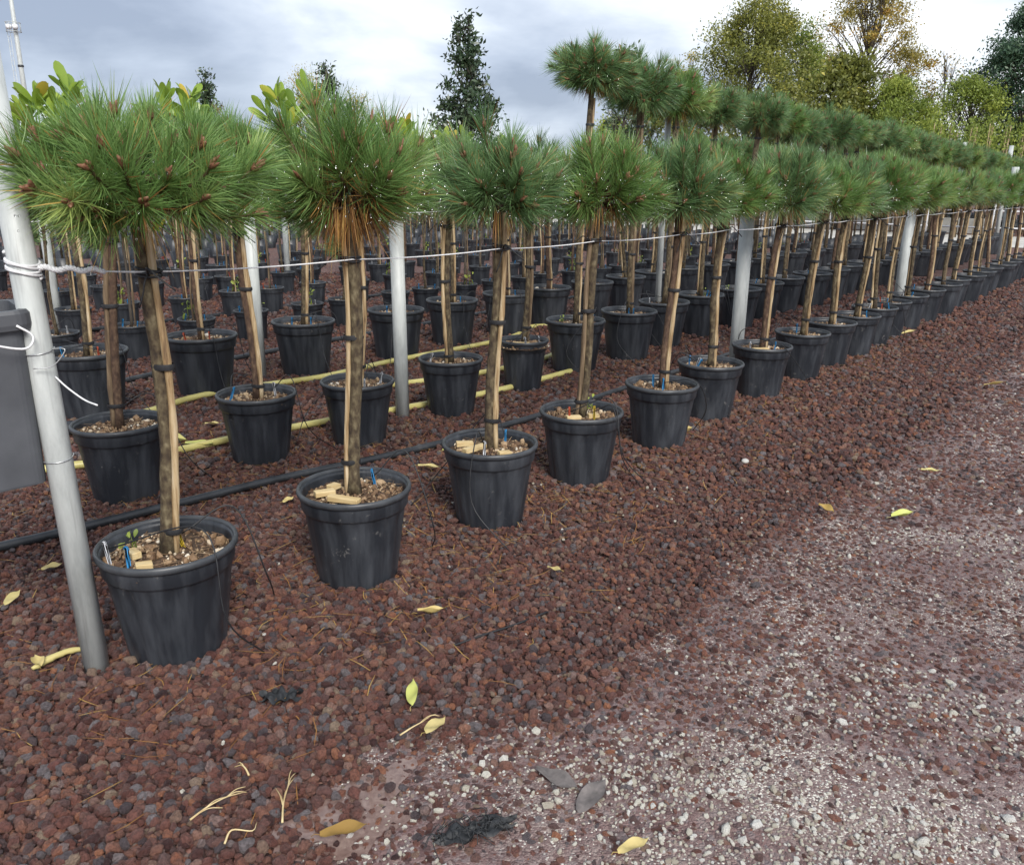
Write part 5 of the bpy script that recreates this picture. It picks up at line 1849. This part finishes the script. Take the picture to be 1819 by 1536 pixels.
# staked whips at the far right
rgw = np.random.default_rng(61)
WH = []
for q in range(3):
    bt, bl = MB(), MB()
    bt.add(*tube_geo([(0, 0, 0), (0.02, 0, 1.5), (0, 0.02, 3.0)], [0.02, 0.016, 0.008], 6))
    pos = np.column_stack([rgw.normal(0, 0.14, 260), rgw.normal(0, 0.14, 260), rgw.uniform(0.9, 3.15, 260)])
    leaves_block(bl, rgw, pos, 0.11, 0.45, np.clip(rgw.normal(0.5, 0.2, 260), 0, 1))
    WH.append((bt.mesh("trunk", ['bark']), bl.mesh("crown", ['lime_leaf']), tmesh("cane", [(0.05, 0, 0), (0.05, 0, 2.9)], 0.014, 'cane', 6)))
for i_ in range(60):
    x, y = 14.2 + (i_ % 12) * 0.75 + rgw.normal(0, 0.05), 28.5 + (i_ // 12) * 1.1 + (i_ % 12) * 0.25
    q = i_ % 3
    root = link("staked_whip", None, None, (x, y, 0), (0, 0, rgw.uniform(0, 6)), (1, 1, rgw.uniform(1.16, 1.30)))
    tag(root, "slim yellow-green whip tied to a cane in the block beyond the pines", "young tree", "staked whips beyond the pines")
    link("trunk", WH[q][0], root)
    link("crown", WH[q][1], root)
    link("cane", WH[q][2], root)

# concrete kerb wall and rail frames by the pale lane
b = MB()
v, f = box_geo(24, 0.25, 0.55, 0.02)
b.add(v, f)
o = link("concrete_wall", b.mesh("concrete_wall", ['concrete'], smooth=False), None, (*xy(35, -18), 0.275), (0, 0, -TH))
tag(o, "low pale concrete wall along the far lane", "wall")
for i_ in range(5):
    root = link("rail_frame", None, None, (*xy(26.8, -4.5 - 3.1 * i_), 0), (0, 0, -TH))
    tag(root, f"white pipe rail frame by the far lane, {ORD[i_]} from the road", "frame", "white rail frames by the lane")
    for xx in (-1.4, 0, 1.4):
        link("upright", tmesh("upright", [(xx, 0, 0), (xx, 0, 1.5)], 0.03, 'string', 8), root)
    for zz in (0.55, 1.0, 1.45):
        link("rail", tmesh("rail", [(-1.5, 0, zz), (1.5, 0, zz)], 0.022, 'string', 8), root)

# ------------------------------------------------------------------ lighting mast far behind
root = link("mast", None, None, (-33.3, 60, 0))
tag(root, "tall grey steel mast with ladder and round platform behind the pines", "mast")
link("tube", tmesh("tube", [(0, 0, 0), (0, 0, 8.9), (0, 0, 18)], [0.22, 0.15, 0.10], 'steel', 16), root)
for z, r in ((8.9, 0.19), (13.7, 0.14)):
    link("joint_ring", tmesh("joint_ring", [(0, 0, z - 0.06), (0, 0, z + 0.06)], r, 'pipe', 16), root)
plat = link("platform", None, root, (0, 0, 11.0))
plat.name = "platform"
for z, r in ((0, 0.45), (0.55, 0.45)):
    th = np.linspace(0, 2 * pi, 25)
    link("ring_rail", tmesh("ring_rail", np.stack([r * np.cos(th) - 0.12, r * np.sin(th), np.full(25, z)], -1), 0.022, 'steel', 6), plat)
for a in np.linspace(0, 2 * pi, 8, endpoint=False):
    link("baluster", tmesh("baluster", [(0.45 * cos(a) - 0.12, 0.45 * sin(a), 0), (0.45 * cos(a) - 0.12, 0.45 * sin(a), 0.55)], 0.015, 'steel', 5), plat)
b = MB()
b.add(*lathe_geo([(0.0, -0.10), (0.14, -0.07), (0.19, 0.05), (0.17, 0.20), (0.0, 0.26)], 14))
for sx in (-0.26, 0.16):
    link("floodlight", b.mesh("floodlight", ['string']), plat, (sx, -0.28, 0.18))
lad = link("ladder", None, root, (-0.42, -0.1, 0))
for sx in (-0.09, 0.09):
    link("stile", tmesh("stile", [(sx, 0, 0.5), (sx, 0, 11)], 0.018, 'steel', 5), lad)
for i_ in range(34):
    z = 0.8 + 0.3 * i_
    link("rung", tmesh("rung", [(-0.09, 0, z), (0.09, 0, z)], 0.012, 'steel', 4), lad)
print("objects", len(scene.objects))
